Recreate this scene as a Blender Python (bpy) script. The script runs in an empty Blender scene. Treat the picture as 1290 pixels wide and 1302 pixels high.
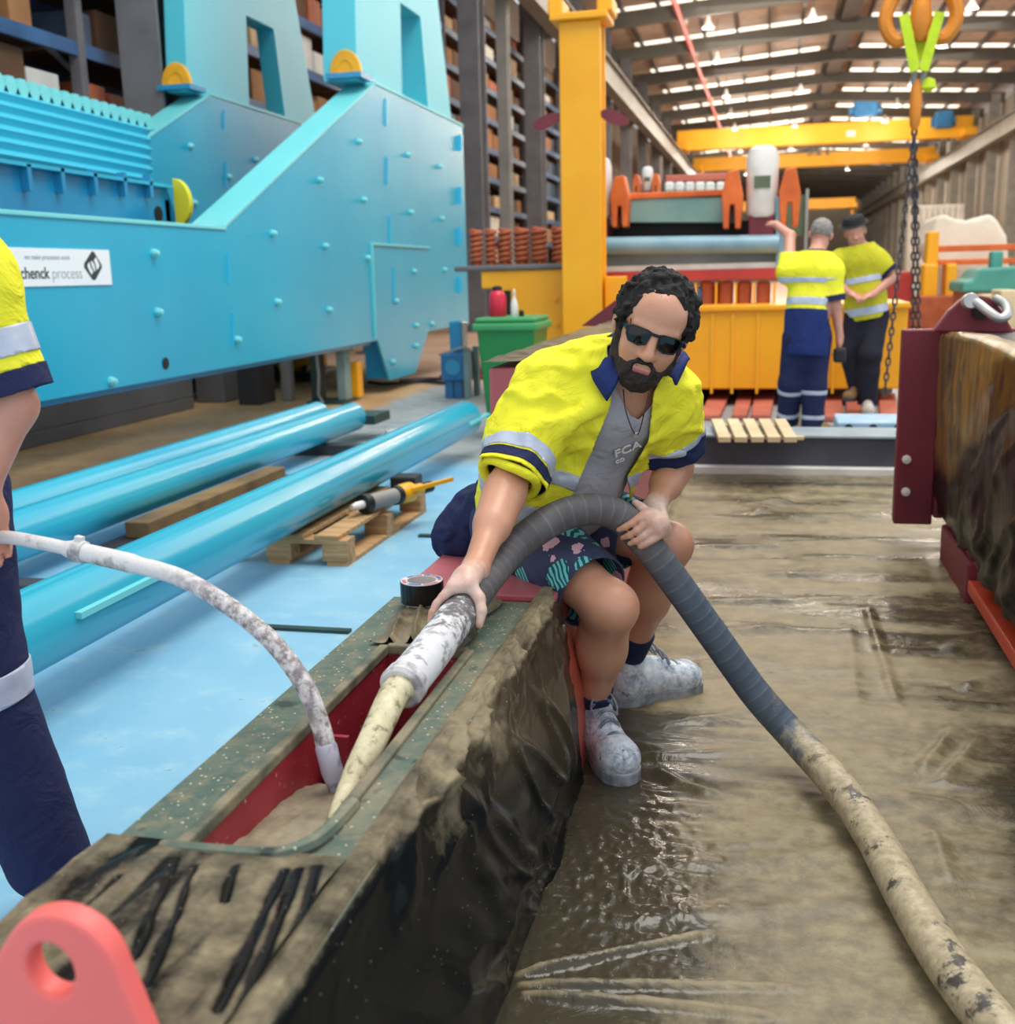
import bpy, bmesh, math, random
import numpy as np
from mathutils import Vector, Matrix
random.seed(11)
SC = bpy.context.scene
COL = SC.collection
PI = math.pi

# ------------------------------------------------------------------ camera calibration (hall axis = +Y)
CF, CCX, CCY = 1400.0, 645.0, 651.0
CM = np.array([[0.97346371, -0.02452013, 0.22752402],
               [0.22753312, 0.20987383, -0.95088467],
               [-0.02443552, 0.97742096, 0.20988370]])
CC = np.array([0.0, 0.0, 1.25])
def _ray(px, py):
    return CM @ np.array([(px-CCX)/CF, -(py-CCY)/CF, -1.0])
def at(px, py, X=None, Y=None, Z=None):
    d = _ray(px, py)
    if X is not None: t = X/d[0]
    elif Y is not None: t = Y/d[1]
    else: t = (Z-CC[2])/d[2]
    return CC + d*t
def proj(P):
    P = np.atleast_2d(np.asarray(P, float)) - CC
    c = P @ CM
    return CCX - CF*c[:, 0]/c[:, 2], CCY + CF*c[:, 1]/c[:, 2]

# ------------------------------------------------------------------ materials
def lin(c):
    if isinstance(c, str):
        c = c.lstrip('#'); c = [int(c[i:i+2], 16) for i in (0, 2, 4)]
    r = []
    for v in c[:3]:
        v = v/255.0
        r.append(v/12.92 if v <= 0.04045 else ((v+0.055)/1.055)**2.4)
    return (*r, 1.0)
class NT:
    def __init__(s, name):
        s.m = bpy.data.materials.new(name); s.m.use_nodes = True
        s.t = s.m.node_tree; s.n = s.t.nodes; s.l = s.t.links
        s.b = s.n['Principled BSDF']; s._tc = None
    def add(s, typ, **kw):
        n = s.n.new(typ)
        for k, v in kw.items(): setattr(n, k, v)
        return n
    def put(s, sock, v):
        if hasattr(v, 'is_output') or isinstance(v, bpy.types.NodeSocket): s.l.new(v, sock)
        else: sock.default_value = v
    def tc(s):
        if s._tc is None: s._tc = s.add('ShaderNodeTexCoord').outputs['Object']
        return s._tc
    def map(s, scale=(1, 1, 1), rot=(0, 0, 0), loc=(0, 0, 0)):
        n = s.add('ShaderNodeMapping'); s.l.new(s.tc(), n.inputs[0])
        n.inputs['Scale'].default_value = scale; n.inputs['Rotation'].default_value = rot; n.inputs['Location'].default_value = loc
        return n.outputs[0]
    def noise(s, scale=5, detail=4, rough=.55, vec=None, dist=0):
        n = s.add('ShaderNodeTexNoise'); s.l.new(vec if vec is not None else s.tc(), n.inputs['Vector'])
        n.inputs['Scale'].default_value = scale; n.inputs['Detail'].default_value = detail
        n.inputs['Roughness'].default_value = rough; n.inputs['Distortion'].default_value = dist
        return n.outputs['Fac']
    def vor(s, scale=5, vec=None, feature='F1', out='Distance'):
        n = s.add('ShaderNodeTexVoronoi', feature=feature); s.l.new(vec if vec is not None else s.tc(), n.inputs['Vector'])
        n.inputs['Scale'].default_value = scale
        return n.outputs[out]
    def ramp(s, fac, stops, interp='LINEAR'):
        n = s.add('ShaderNodeValToRGB'); s.l.new(fac, n.inputs[0])
        cr = n.color_ramp; cr.interpolation = interp
        while len(cr.elements) > 1: cr.elements.remove(cr.elements[-1])
        cr.elements[0].position = stops[0][0]; cr.elements[0].color = stops[0][1]
        for p, c in stops[1:]:
            e = cr.elements.new(p); e.color = c
        return n.outputs[0]
    def step(s, fac, lo, hi):
        return s.ramp(fac, [(lo, (0, 0, 0, 1)), (hi, (1, 1, 1, 1))])
    def mix(s, fac, a, b):
        n = s.add('ShaderNodeMix', data_type='RGBA'); s.put(n.inputs[0], fac); s.put(n.inputs[6], a); s.put(n.inputs[7], b)
        return n.outputs[2]
    def math(s, op, a, b=0.0, c=0.0):
        n = s.add('ShaderNodeMath', operation=op); s.put(n.inputs[0], a); s.put(n.inputs[1], b)
        if op in ('MULTIPLY_ADD',): s.put(n.inputs[2], c)
        return n.outputs[0]
    def attr(s, name):
        n = s.add('ShaderNodeAttribute'); n.attribute_name = name
        return n.outputs['Fac']
    def xyz(s):
        n = s.add('ShaderNodeSeparateXYZ'); s.l.new(s.tc(), n.inputs[0]); return n.outputs
    def bump(s, h, strength=.3, dist=.01, prev=None):
        n = s.add('ShaderNodeBump'); s.l.new(h, n.inputs['Height'])
        n.inputs['Strength'].default_value = strength; n.inputs['Distance'].default_value = dist
        if prev is not None: s.l.new(prev, n.inputs['Normal'])
        return n.outputs[0]
    def done(s, col=None, rough=None, metal=None, normal=None, spec=None, emit=None, estr=1.0, **kw):
        if col is not None: s.put(s.b.inputs['Base Color'], col)
        if rough is not None: s.put(s.b.inputs['Roughness'], rough)
        if metal is not None: s.put(s.b.inputs['Metallic'], metal)
        if spec is not None: s.put(s.b.inputs['Specular IOR Level'], spec)
        if normal is not None: s.l.new(normal, s.b.inputs['Normal'])
        if emit is not None:
            s.put(s.b.inputs['Emission Color'], emit); s.b.inputs['Emission Strength'].default_value = estr
        for k, v in kw.items(): s.put(s.b.inputs[k], v)
        return s.m
def paint(name, col, rough=.5, col2=None, vs=3.0, lo=.35, hi=.7, bump=0, bs=40, metal=0, spec=.5, coat=0):
    t = NT(name)
    c = lin(col)
    if col2 is not None: c = t.mix(t.step(t.noise(vs, 5), lo, hi), lin(col), lin(col2))
    nm = t.bump(t.noise(bs, 3), bump, .01) if bump else None
    return t.done(c, rough, metal, nm, spec, **({'Coat Weight': coat} if coat else {}))

# ------------------------------------------------------------------ object helpers
def origin(o):
    v = Vector((0, 0, 0))
    while o is not None: v += o.location; o = o.parent
    return v
def mesh_obj(name, V, F, mats, parent=None, smooth=True, mi=None, attrs=None, sharp=40):
    V = np.asarray(V, float)[:, :3]
    if parent is not None: V = V - np.array(origin(parent))
    me = bpy.data.meshes.new(name)
    me.from_pydata(V.tolist(), [], [list(map(int, f)) for f in F])
    if not isinstance(mats, (list, tuple)): mats = [mats]
    for m in mats: me.materials.append(m)
    if mi is not None: me.polygons.foreach_set('material_index', np.asarray(mi, np.int32))
    me.polygons.foreach_set('use_smooth', [bool(smooth)]*len(me.polygons))
    if attrs:
        for k, a in attrs.items():
            at_ = me.attributes.new(k, 'FLOAT', 'POINT'); at_.data.foreach_set('value', np.asarray(a, np.float32))
    me.update()
    if smooth and sharp:
        try: me.set_sharp_from_angle(angle=math.radians(sharp))
        except Exception: pass
    o = bpy.data.objects.new(name, me); COL.objects.link(o)
    if parent is not None: o.parent = parent
    return o
def tag(o, label=None, cat=None, group=None, kind=None):
    if label: o['label'] = label
    if cat: o['category'] = cat
    if group: o['group'] = group
    if kind: o['kind'] = kind
    return o
def thing(name, loc, label, cat, group=None):
    o = bpy.data.objects.new(name, None); COL.objects.link(o); o.location = Vector([float(x) for x in loc])
    o.empty_display_size = .1
    return tag(o, label, cat, group)
def struct(o): o['kind'] = 'structure'; return o
def copy_tree(o, parent=None):
    c = o.copy(); COL.objects.link(c); c.parent = parent
    for ch in [x for x in bpy.data.objects if x.parent == o]: copy_tree(ch, c)
    return c
def frame(d):
    d = np.asarray(d, float); d = d/np.linalg.norm(d)
    u = np.array([0, 0, 1.]) if abs(d[2]) < .9 else np.array([1., 0, 0])
    a = np.cross(u, d); a /= np.linalg.norm(a)
    return a, np.cross(d, a), d
class MB:
    def __init__(s): s.v = []; s.f = []; s.m = []
    def add(s, V, F, mi=0):
        b = len(s.v); s.v += [tuple(map(float, p)) for p in V]; s.f += [[b+i for i in f] for f in F]; s.m += [mi]*len(F); return s
    def box(s, lo, hi, mi=0, R=None, c=None):
        x0, y0, z0 = lo; x1, y1, z1 = hi
        V = [(x0, y0, z0), (x1, y0, z0), (x1, y1, z0), (x0, y1, z0), (x0, y0, z1), (x1, y0, z1), (x1, y1, z1), (x0, y1, z1)]
        if R is not None:
            cc = Vector(c if c is not None else ((x0+x1)/2, (y0+y1)/2, (z0+z1)/2))
            V = [R @ (Vector(p)-cc)+cc for p in V]
        return s.add(V, [(0, 3, 2, 1), (4, 5, 6, 7), (0, 1, 5, 4), (1, 2, 6, 5), (2, 3, 7, 6), (3, 0, 4, 7)], mi)
    def bar(s, p, q, w, h, mi=0, up=(0, 0, 1)):
        p = np.asarray(p, float); q = np.asarray(q, float); d = (q-p)/np.linalg.norm(q-p)
        u = np.asarray(up, float)
        if abs(np.dot(u, d)) > .98: u = np.array([0, 1., 0])
        a = np.cross(d, u); a /= np.linalg.norm(a); b = np.cross(a, d)
        V = [e + a*sx*w/2 + b*sz*h/2 for e in (p, q) for sx, sz in ((-1, -1), (1, -1), (1, 1), (-1, 1))]
        return s.add(V, [(0, 1, 2, 3)[::-1], (4, 5, 6, 7), (0, 4, 5, 1)[::-1], (1, 5, 6, 2)[::-1], (2, 6, 7, 3)[::-1], (3, 7, 4, 0)[::-1]][:], mi)
    def prism(s, poly, axis, a0, a1, mi=0):
        n = len(poly)
        def P(p, a):
            return {'x': (a, p[0], p[1]), 'y': (p[0], a, p[1]), 'z': (p[0], p[1], a)}[axis]
        V = [P(p, a0) for p in poly]+[P(p, a1) for p in poly]
        F = [list(range(n))[::-1], list(range(n, 2*n))]+[(i, (i+1) % n, n+(i+1) % n, n+i) for i in range(n)]
        return s.add(V, F, mi)
    def ring(s, outer, inner, axis, a0, a1, mi=0):
        n = len(outer)
        def P(p, a):
            return {'x': (a, p[0], p[1]), 'y': (p[0], a, p[1]), 'z': (p[0], p[1], a)}[axis]
        V = [P(p, a0) for p in outer]+[P(p, a1) for p in outer]+[P(p, a0) for p in inner]+[P(p, a1) for p in inner]
        F = []
        for i in range(n):
            j = (i+1) % n
            F += [(i, j, n+j, n+i), (2*n+j, 2*n+i, 3*n+i, 3*n+j), (j, i, 2*n+i, 2*n+j), (n+i, n+j, 3*n+j, 3*n+i)]
        return s.add(V, F, mi)
    def tube(s, path, r, n=12, mi=0, caps=True):
        P = np.asarray(path, float); k = len(P)
        R = np.full(k, r) if np.isscalar(r) else np.asarray(r, float)
        T = np.gradient(P, axis=0); T /= np.linalg.norm(T, axis=1)[:, None]
        a, b, _ = frame(T[0]); V = []
        for i in range(k):
            a = a - T[i]*np.dot(a, T[i]); a /= np.linalg.norm(a); b = np.cross(T[i], a)
            for q in range(n):
                w = 2*PI*q/n; V.append(P[i]+R[i]*(math.cos(w)*a+math.sin(w)*b))
        F = [(i*n+q, i*n+(q+1) % n, (i+1)*n+(q+1) % n, (i+1)*n+q) for i in range(k-1) for q in range(n)]
        if caps: F += [list(range(n))[::-1], list(range((k-1)*n, k*n))]
        return s.add(V, F, mi)
    def cyl(s, p, q, r, n=16, mi=0, r2=None):
        return s.tube([p, q], [r, r if r2 is None else r2], n, mi)
    def lathe(s, prof, c=(0, 0, 0), n=24, mi=0, ax=(0, 0, 1), caps=True):
        a, b, d = frame(ax); V = []; c = np.asarray(c, float)
        for r, h in prof:
            for q in range(n):
                w = 2*PI*q/n; V.append(c+d*h+r*(math.cos(w)*a+math.sin(w)*b))
        k = len(prof)
        F = [(i*n+q, i*n+(q+1) % n, (i+1)*n+(q+1) % n, (i+1)*n+q) for i in range(k-1) for q in range(n)]
        if caps: F += [list(range(n))[::-1], list(range((k-1)*n, k*n))]
        return s.add(V, F, mi)
    def build(s, name, mats, parent=None, bevel=0, smooth=False, sharp=40, seg=2):
        o = mesh_obj(name, s.v, s.f, mats, parent, smooth, s.m, sharp=sharp)
        if bevel:
            md = o.modifiers.new('edge', 'BEVEL'); md.width = bevel; md.segments = seg; md.limit_method = 'ANGLE'
            md.harden_normals = False
        return o
def fix_normals(o):
    bm = bmesh.new(); bm.from_mesh(o.data); bmesh.ops.recalc_face_normals(bm, faces=bm.faces); bm.to_mesh(o.data); bm.free(); return o
def spline(pts, n=12):
    P = np.asarray(pts, float); P = np.vstack([2*P[0]-P[1], P, 2*P[-1]-P[-2]]); out = []
    for i in range(1, len(P)-2):
        for k in range(n):
            t = k/n; p0, p1, p2, p3 = P[i-1:i+3]
            out.append(.5*((2*p1)+(p2-p0)*t+(2*p0-5*p1+4*p2-p3)*t*t+(-p0+3*p1-3*p2+p3)*t**3))
    out.append(P[-2]); return np.array(out)
def resample(P, step):
    P = np.asarray(P, float); s = np.r_[0, np.cumsum(np.linalg.norm(np.diff(P, axis=0), axis=1))]
    u = np.linspace(0, s[-1], max(2, int(s[-1]/step)+1))
    return np.stack([np.interp(u, s, P[:, i]) for i in range(P.shape[1])], 1)
def hsh(ix, iy, iz):
    h = (ix.astype(np.int64)*374761393+iy.astype(np.int64)*668265263+iz.astype(np.int64)*2147483647) & 0xffffffff
    h = ((h ^ (h >> 13))*1274126177) & 0xffffffff
    return ((h ^ (h >> 16)) & 0xffff)/65535.0
def vnoise(P, seed=0):
    P = np.asarray(P, float); i = np.floor(P); f = P-i; f = f*f*(3-2*f); r = 0
    for dx in (0, 1):
        for dy in (0, 1):
            for dz in (0, 1):
                w = (f[..., 0] if dx else 1-f[..., 0])*(f[..., 1] if dy else 1-f[..., 1])*(f[..., 2] if dz else 1-f[..., 2])
                r = r+w*hsh(i[..., 0]+dx+seed*17, i[..., 1]+dy, i[..., 2]+dz)
    return r
def fbm(P, o=4, seed=0):
    a = .5; r = 0; t = 0
    for k in range(o): r = r+a*vnoise(np.asarray(P)*2**k, seed+k); t += a; a *= .5
    return r/t
def grid(fn, us, vs):
    U, W = np.meshgrid(us, vs, indexing='ij'); V = fn(U, W).reshape(-1, 3)
    n, m = len(us), len(vs)
    i, j = np.meshgrid(np.arange(n-1), np.arange(m-1), indexing='ij'); i = i.ravel(); j = j.ravel()
    F = np.stack([i*m+j, (i+1)*m+j, (i+1)*m+j+1, i*m+j+1], 1)
    return V, F
def text_obj(name, body, size, M4, mat, parent, bold=0.0, align='LEFT', depth=.001):
    cu = bpy.data.curves.new(name, 'FONT'); cu.body = body; cu.size = size; cu.extrude = depth; cu.offset = bold; cu.align_x = align
    o = bpy.data.objects.new(name, cu); COL.objects.link(o)
    dg = bpy.context.evaluated_depsgraph_get(); me = bpy.data.meshes.new_from_object(o.evaluated_get(dg))
    bpy.data.objects.remove(o); me.transform(M4); me.transform(Matrix.Translation(-origin(parent)))
    me.materials.clear(); me.materials.append(mat)
    o = bpy.data.objects.new(name, me); COL.objects.link(o); o.parent = parent; return o

# ------------------------------------------------------------------ distance-field modelling for bodies and cloth
class SDF:
    def __init__(s): s.p = []
    def cap(s, a, b, ra, rb=None, k=.02, sq=None):
        """tapered capsule; sq=(dir, factor) squashes the section along dir"""
        a = np.asarray(a, float); b = np.asarray(b, float); rb = ra if rb is None else rb
        R = max(ra, rb)+k
        def f(P):
            ab = b-a; L = ab@ab; t = np.clip(((P-a)@ab)/L, 0, 1)[..., None]
            q = P-(a+t*ab); r = ra+(rb-ra)*t[..., 0]
            if sq is not None:
                d = np.asarray(sq[0], float); d = d/np.linalg.norm(d); c = q@d
                q = q+(c*(1/sq[1]-1))[..., None]*d
                return (np.linalg.norm(q, axis=-1)-r)*min(1, sq[1]+.15)
            return np.linalg.norm(q, axis=-1)-r
        s.p.append((f, np.minimum(a, b)-R, np.maximum(a, b)+R, k, 0)); return s
    def ell(s, c, r, R=None, k=.02, op=0):
        c = np.asarray(c, float); r = np.asarray(r, float); m = max(r)+k
        RT = None if R is None else np.asarray(R, float)
        def f(P):
            q = P-c
            if RT is not None: q = q@RT
            k0 = np.linalg.norm(q/r, axis=-1); k1 = np.linalg.norm(q/(r*r), axis=-1)+1e-9
            return k0*(k0-1)/k1
        s.p.append((f, c-m, c+m, k, op)); return s
    def fn(s, f, lo, hi, k=.01, op=0): s.p.append((f, np.asarray(lo, float), np.asarray(hi, float), k, op)); return s
    def mesh(s, h, disp=None):
        lo = np.min([p[1] for p in s.p if p[4] == 0], axis=0)-2*h; hi = np.max([p[2] for p in s.p if p[4] == 0], axis=0)+2*h
        n = np.ceil((hi-lo)/h).astype(int)+1
        D = np.full(n, .2, np.float32)
        ax = [lo[i]+h*np.arange(n[i]) for i in range(3)]
        for f, a, b, k, op in s.p:
            i0 = np.maximum(np.floor((a-lo)/h).astype(int)-1, 0); i1 = np.minimum(np.ceil((b-lo)/h).astype(int)+2, n)
            if (i1 <= i0).any(): continue
            sl = tuple(slice(p, q) for p, q in zip(i0, i1))
            P = np.stack(np.meshgrid(*[ax[i][sl[i]] for i in range(3)], indexing='ij'), -1)
            d = f(P); e = D[sl]
            if op == 0:
                hh = np.maximum(k-np.abs(e-d), 0)/k; D[sl] = np.minimum(e, d)-hh*hh*k*.25
            else:
                hh = np.maximum(k-np.abs(e+d), 0)/k; D[sl] = np.maximum(e, -d)+hh*hh*k*.25
        if disp is not None:
            near = np.argwhere(np.abs(D) < 4*h)
            D[tuple(near.T)] += disp(lo+near*h).astype(np.float32)
        return nets(D, lo, h)
def nets(D, lo, h):
    I = D < 0
    c = np.zeros(np.array(D.shape)-1, np.int8)
    for dx in (0, 1):
        for dy in (0, 1):
            for dz in (0, 1): c += I[dx:D.shape[0]-1+dx, dy:D.shape[1]-1+dy, dz:D.shape[2]-1+dz]
    A = np.argwhere((c > 0) & (c < 8)); idx = np.full(c.shape, -1, np.int64); idx[tuple(A.T)] = np.arange(len(A))
    S = np.zeros((len(A), 3)); N = np.zeros(len(A))
    cs = np.array([(x, y, z) for x in (0, 1) for y in (0, 1) for z in (0, 1)])
    for p in range(8):
        for q in range(p+1, 8):
            if np.abs(cs[p]-cs[q]).sum() != 1: continue
            da = D[tuple((A+cs[p]).T)].astype(float); db = D[tuple((A+cs[q]).T)].astype(float)
            m = (da < 0) != (db < 0); t = np.where(m, da/np.where(m, da-db, 1), 0)
            S += np.where(m[:, None], cs[p]+t[:, None]*(cs[q]-cs[p]), 0); N += m
    V = lo+h*(A+S/N[:, None]); F = []
    for ax in range(3):
        o = [1, 1, 1]; o[ax] = 0
        a = I[:-1] if ax == 0 else I[:, :-1] if ax == 1 else I[:, :, :-1]
        b = I[1:] if ax == 0 else I[:, 1:] if ax == 1 else I[:, :, 1:]
        E = np.argwhere(a != b); u, v = [i for i in range(3) if i != ax]
        E = E[(E[:, u] > 0) & (E[:, v] > 0) & (E[:, u] < c.shape[u]) & (E[:, v] < c.shape[v])]
        def g(du, dv):
            T = E.copy(); T[:, u] -= du; T[:, v] -= dv; return idx[tuple(T.T)]
        Q = np.stack([g(1, 1), g(0, 1), g(0, 0), g(1, 0)], 1)
        ins = a[tuple(E.T)]
        flip = ins if ax != 1 else ~ins
        Q[~flip] = Q[~flip][:, ::-1]; F.append(Q)
    return V, np.vstack(F)
def cut(V, F, g):
    """keep the part of a mesh where g >= 0, splitting faces along the zero line (V may carry extra columns)"""
    V = np.asarray(V, float); keep = g >= 0; out = []; newv = []; cache = {}; nb = len(V)
    for f in F:
        k = [keep[i] for i in f]
        if all(k): out.append([int(i) for i in f]); continue
        if not any(k): continue
        poly = []
        n = len(f)
        for a in range(n):
            i, j = int(f[a]), int(f[(a+1) % n])
            if keep[i]: poly.append(i)
            if keep[i] != keep[j]:
                key = (min(i, j), max(i, j))
                if key not in cache:
                    t = g[i]/(g[i]-g[j]); newv.append(V[i]+t*(V[j]-V[i])); cache[key] = nb+len(newv)-1
                poly.append(cache[key])
        if len(poly) > 2: out.append(poly)
    A = np.vstack([V, np.array(newv)]) if newv else V
    used = sorted({i for f in out for i in f}); mp = {o: k for k, o in enumerate(used)}
    return (A[used] if used else A[:0]), [[mp[i] for i in f] for f in out]
def relax(V, F, it=2, lam=.5):
    E = set()
    for f in F:
        for a in range(len(f)):
            i, j = int(f[a]), int(f[(a+1) % len(f)]); E.add((min(i, j), max(i, j)))
    E = np.array(list(E)); deg = np.bincount(E.ravel(), minlength=len(V)).astype(float)
    V = np.array(V, float)
    for _ in range(it):
        S = np.zeros((len(V), 3)); np.add.at(S, E[:, 0], V[E[:, 1], :3]); np.add.at(S, E[:, 1], V[E[:, 0], :3])
        V[:, :3] += lam*(S/np.maximum(deg, 1)[:, None]-V[:, :3])
    return V
def polysd(px, py, poly):
    """signed distance to a 2-D polygon, positive inside"""
    poly = np.asarray(poly, float); d = np.full(px.shape, 1e9); s = np.zeros(px.shape, bool); n = len(poly)
    for i in range(n):
        x0, y0 = poly[i]; x1, y1 = poly[(i+1) % n]
        ex, ey = x1-x0, y1-y0; wx, wy = px-x0, py-y0
        t = np.clip((wx*ex+wy*ey)/(ex*ex+ey*ey+1e-12), 0, 1)
        d = np.minimum(d, np.hypot(wx-t*ex, wy-t*ey))
        c = (y0 <= py) != (y1 <= py)
        with np.errstate(divide='ignore', invalid='ignore'):
            xi = x0+(py-y0)*ex/(ey if ey != 0 else 1e-12)
        s ^= c & (px < xi)
    return np.where(s, d, -d)
def seg_t(P, a, b):
    a = np.asarray(a, float); b = np.asarray(b, float); d = b-a; L = np.linalg.norm(d); d = d/L
    t = (P-a)@d; return t, np.linalg.norm(P-a-t[:, None]*d, axis=1), L
def thicken(o, t, off=-1):
    m = o.modifiers.new('cloth', 'SOLIDIFY'); m.thickness = t; m.offset = off; return o
# ================================================================== materials
M = {}
def mk(n, *a, **k): M[n] = paint(n, *a, **k)
mk('grey_steel', '6f7073', .55, '5d5c60', 2)
mk('pale_steel', '9a9a95', .55, '84847f', 2)
mk('dark_steel', '3c3c40', .5, '2b2b30', 3)
mk('rack_blue', '3f648f', .5, '2f4c70', 2)
mk('rack_grey', '6c6a6c', .6, '57555a', 2)
mk('yellow', 'f6ae10', .42, 'e89a08', 1.2, .4, .75)
mk('crane_yellow', 'f2b21e', .5, 'e5a010', .4)
mk('orange', 'e2702a', .5, 'c2551c', 4)
mk('rust_orange', 'b8603a', .6, '9a4a2c', 6)
mk('white_paint', 'e8e6e0', .5, 'd2cfc8', 5)
mk('white_cloth', 'eee6d2', .85, 'dcd0b8', 2, bump=.3, bs=6)
mk('teal_far', '86a8a0', .5, '6f948e', 2)
mk('teal_green', '4f9c8c', .5, '3d8678', 3)
mk('roller_blue', '86a9b6', .35, '6c92a4', 3)
mk('red', 'c2403a', .5, 'a8322e', 3)
mk('salmon', 'c8705e', .55, 'b05a4a', 3, bump=.1)
mk('maroon', '7a2634', .5, '641d2a', 3)
mk('blue_paint', '2c74a8', .45, '235f90', 3)
mk('light_blue', 'a9c4d8', .5, '8fb0c8', 6)
mk('black', '16161a', .5)
mk('black_gap', '121214', .7)
mk('bin_green', '1f8742', .42, '1a7438', 2)
mk('bin_lid', '3f9a5c', .45, '358a50', 2)
mk('carton', 'a5764c', .8, '8a5e3a', 1.5)
mk('carton_dark', '6b4a33', .8, '553a28', 1.5)
mk('carton_pale', 'c9ae88', .8, 'b29670', 1.5)
mk('wrap_white', 'd8d4cc', .5, 'bcb8b0', 2)
mk('crate_blue', '44586e', .6, '384a5e', 2)
mk('timber', 'b89466', .75, '977349', 4, bump=.2)
mk('timber_pale', 'dcc9a2', .75, 'c6b088', 4)
mk('grip', '2a2a2e', .6)
mk('olive_panel', '5b6a4e', .6, '4c5a42', 2)
mk('lime_sling', 'c4dc20', .7, 'b0c818', 9, bump=.2)
mk('chain', '4a4648', .45, '38343a', 9, metal=.3)
mk('hook_orange', 'e08a22', .5, 'c87616', 4)
mk('runway', '77756e', .5, '5f5d58', .6)
def wood_grain():
    t = NT('pallet_wood'); v = t.map((2, 22, 22)); n = t.noise(2.2, 6, .6, v)
    c = t.ramp(n, [(.3, lin('8f6c46')), (.55, lin('bd9768')), (.75, lin('d6b688'))])
    return t.done(c, .75, 0, t.bump(n, .25, .004))
M['pallet_wood'] = wood_grain()
def floor_mat():
    t = NT('painted_floor'); x, y, z = t.xyz()
    n1 = t.noise(.9, 6, .6); n2 = t.noise(6, 6, .65); n3 = t.noise(28, 5, .7)
    blue = t.mix(t.step(n1, .35, .7), lin('79b3d2'), lin('94c6dd'))
    blue = t.mix(t.step(n2, .52, .8), blue, lin('a8cfd9'))
    blue = t.mix(t.step(t.math('MULTIPLY', n3, n2), .36, .46), blue, lin('6f8c93'))
    grey = t.mix(t.step(n1, .3, .7), lin('8f979a'), lin('a9a8a4'))
    grey = t.mix(t.step(n2, .45, .75), grey, lin('7d8285'))
    brown = t.mix(t.step(t.noise(1.5, 6, .6), .3, .7), lin('a98356'), lin('cfa877'))
    brown = t.mix(t.step(n2, .5, .75), brown, lin('927048'))
    pink = t.mix(t.step(n1, .3, .7), lin('b98a72'), lin('c9b295'))
    w = t.math('MULTIPLY_ADD', n1, .5, -.25)
    fy = t.step(t.math('MULTIPLY_ADD', t.math('ADD', y, w), .1, 0), .70, .745)      # paint ends near y = 7.2
    fx = t.step(t.math('MULTIPLY_ADD', t.math('ADD', x, w), -.1, 0), .375, .385)     # brown ground beyond x = -3.8
    fp = t.step(t.math('MULTIPLY_ADD', t.math('ADD', y, w), .05, 0), .60, .66)
    c = t.mix(fy, blue, grey); c = t.mix(fx, c, brown); c = t.mix(fp, c, pink)
    r = t.ramp(n2, [(.3, (.38,)*3+(1,)), (.7, (.6,)*3+(1,))])
    return t.done(c, r, 0, t.bump(n3, .08, .004))
M['floor'] = floor_mat()
def roof_mat():
    t = NT('roof_sheet'); n = t.noise(.35, 5, .6); n2 = t.noise(2.5, 4)
    c = t.mix(t.step(n, .35, .65), lin('9a8272'), lin('b5a090')); c = t.mix(t.step(n2, .5, .8), c, lin('857064'))
    return t.done(c, .6)
M['roof'] = roof_mat()
t = NT('skylight'); M['skylight'] = t.done(lin('e9e2d4'), .5, emit=lin('fff4e2'), estr=1.25)
mk('cladding_dark', '7d6e60', .7, '64564a', .3)
mk('cladding_right', 'a39d92', .7, '8a847a', .2)
mk('end_wall', 'b3a898', .7, '9a8f80', .1)

def pb(mb, x0, y0, x1, y1, Y, dep, mi=0, z0=None, z1=None):
    """box whose front face stands at distance Y and covers the photo rectangle, dep deep"""
    xm, ym = (x0+x1)/2, (y0+y1)/2
    a = at(x0, ym, Y=Y)[0]; b = at(x1, ym, Y=Y)[0]
    lo = at(xm, y1, Y=Y)[2] if z0 is None else z0; hi = at(xm, y0, Y=Y)[2] if z1 is None else z1
    return mb.box((a, Y, lo), (b, Y+dep, hi), mi)

LAMP_W = 260
ORD_ = ['first', 'second', 'third', 'fourth', 'fifth', 'sixth', 'seventh', 'eighth', 'ninth', 'tenth', 'eleventh', 'twelfth']
# ================================================================== hall shell
struct(MB().box((-9.4, -1.5, -.2), (14.5, 171, 0)).build('floor', M['floor']))
struct(MB().box((-9.2, 5, 0), (-8.9, 171, 10.6)).build('wall_left', M['cladding_dark']))
struct(MB().box((13.0, 16, 0), (13.3, 171, 10.6)).build('wall_right', M['cladding_right']))
struct(MB().box((-9.2, 170.7, 0), (13.3, 171, 11.8)).build('wall_end', M['end_wall']))
mk('rafter', '5f5d57', .6, '4c4a46', .5)
RX, RZ, EZ = 2.95, 11.9, 11.1           # ridge and eave
def roof_z(x): return RZ-(RZ-EZ)*abs(x-RX)/(RX+9.2)
mb = MB()
for x0, x1 in ((-9.2, RX), (RX, 15.1)):
    V = [(x0, 22, roof_z(x0)), (x1, 22, roof_z(x1)), (x1, 171, roof_z(x1)), (x0, 171, roof_z(x0))]
    mb.add(V+[(a, b, c+.08) for a, b, c in V], [(3, 2, 1, 0), (4, 5, 6, 7), (0, 1, 5, 4), (1, 2, 6, 5), (2, 3, 7, 6), (3, 0, 4, 7)])
struct(mb.build('ceiling', M['roof']))
BAYS = [25.0+6.8*k for k in range(22)]
n = 0
for Y in BAYS:                              # portal rafters, bright roof-light strips, both slopes
    n += 1
    mb = MB()
    for x0, x1 in ((-9.0, RX), (RX, 13.0)):
        mb.bar((x0, Y, roof_z(x0)-.55), (x1, Y, roof_z(x1)-.55), .3, .55)
    struct(mb.build('trim_%d' % n, M['rafter']))
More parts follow.
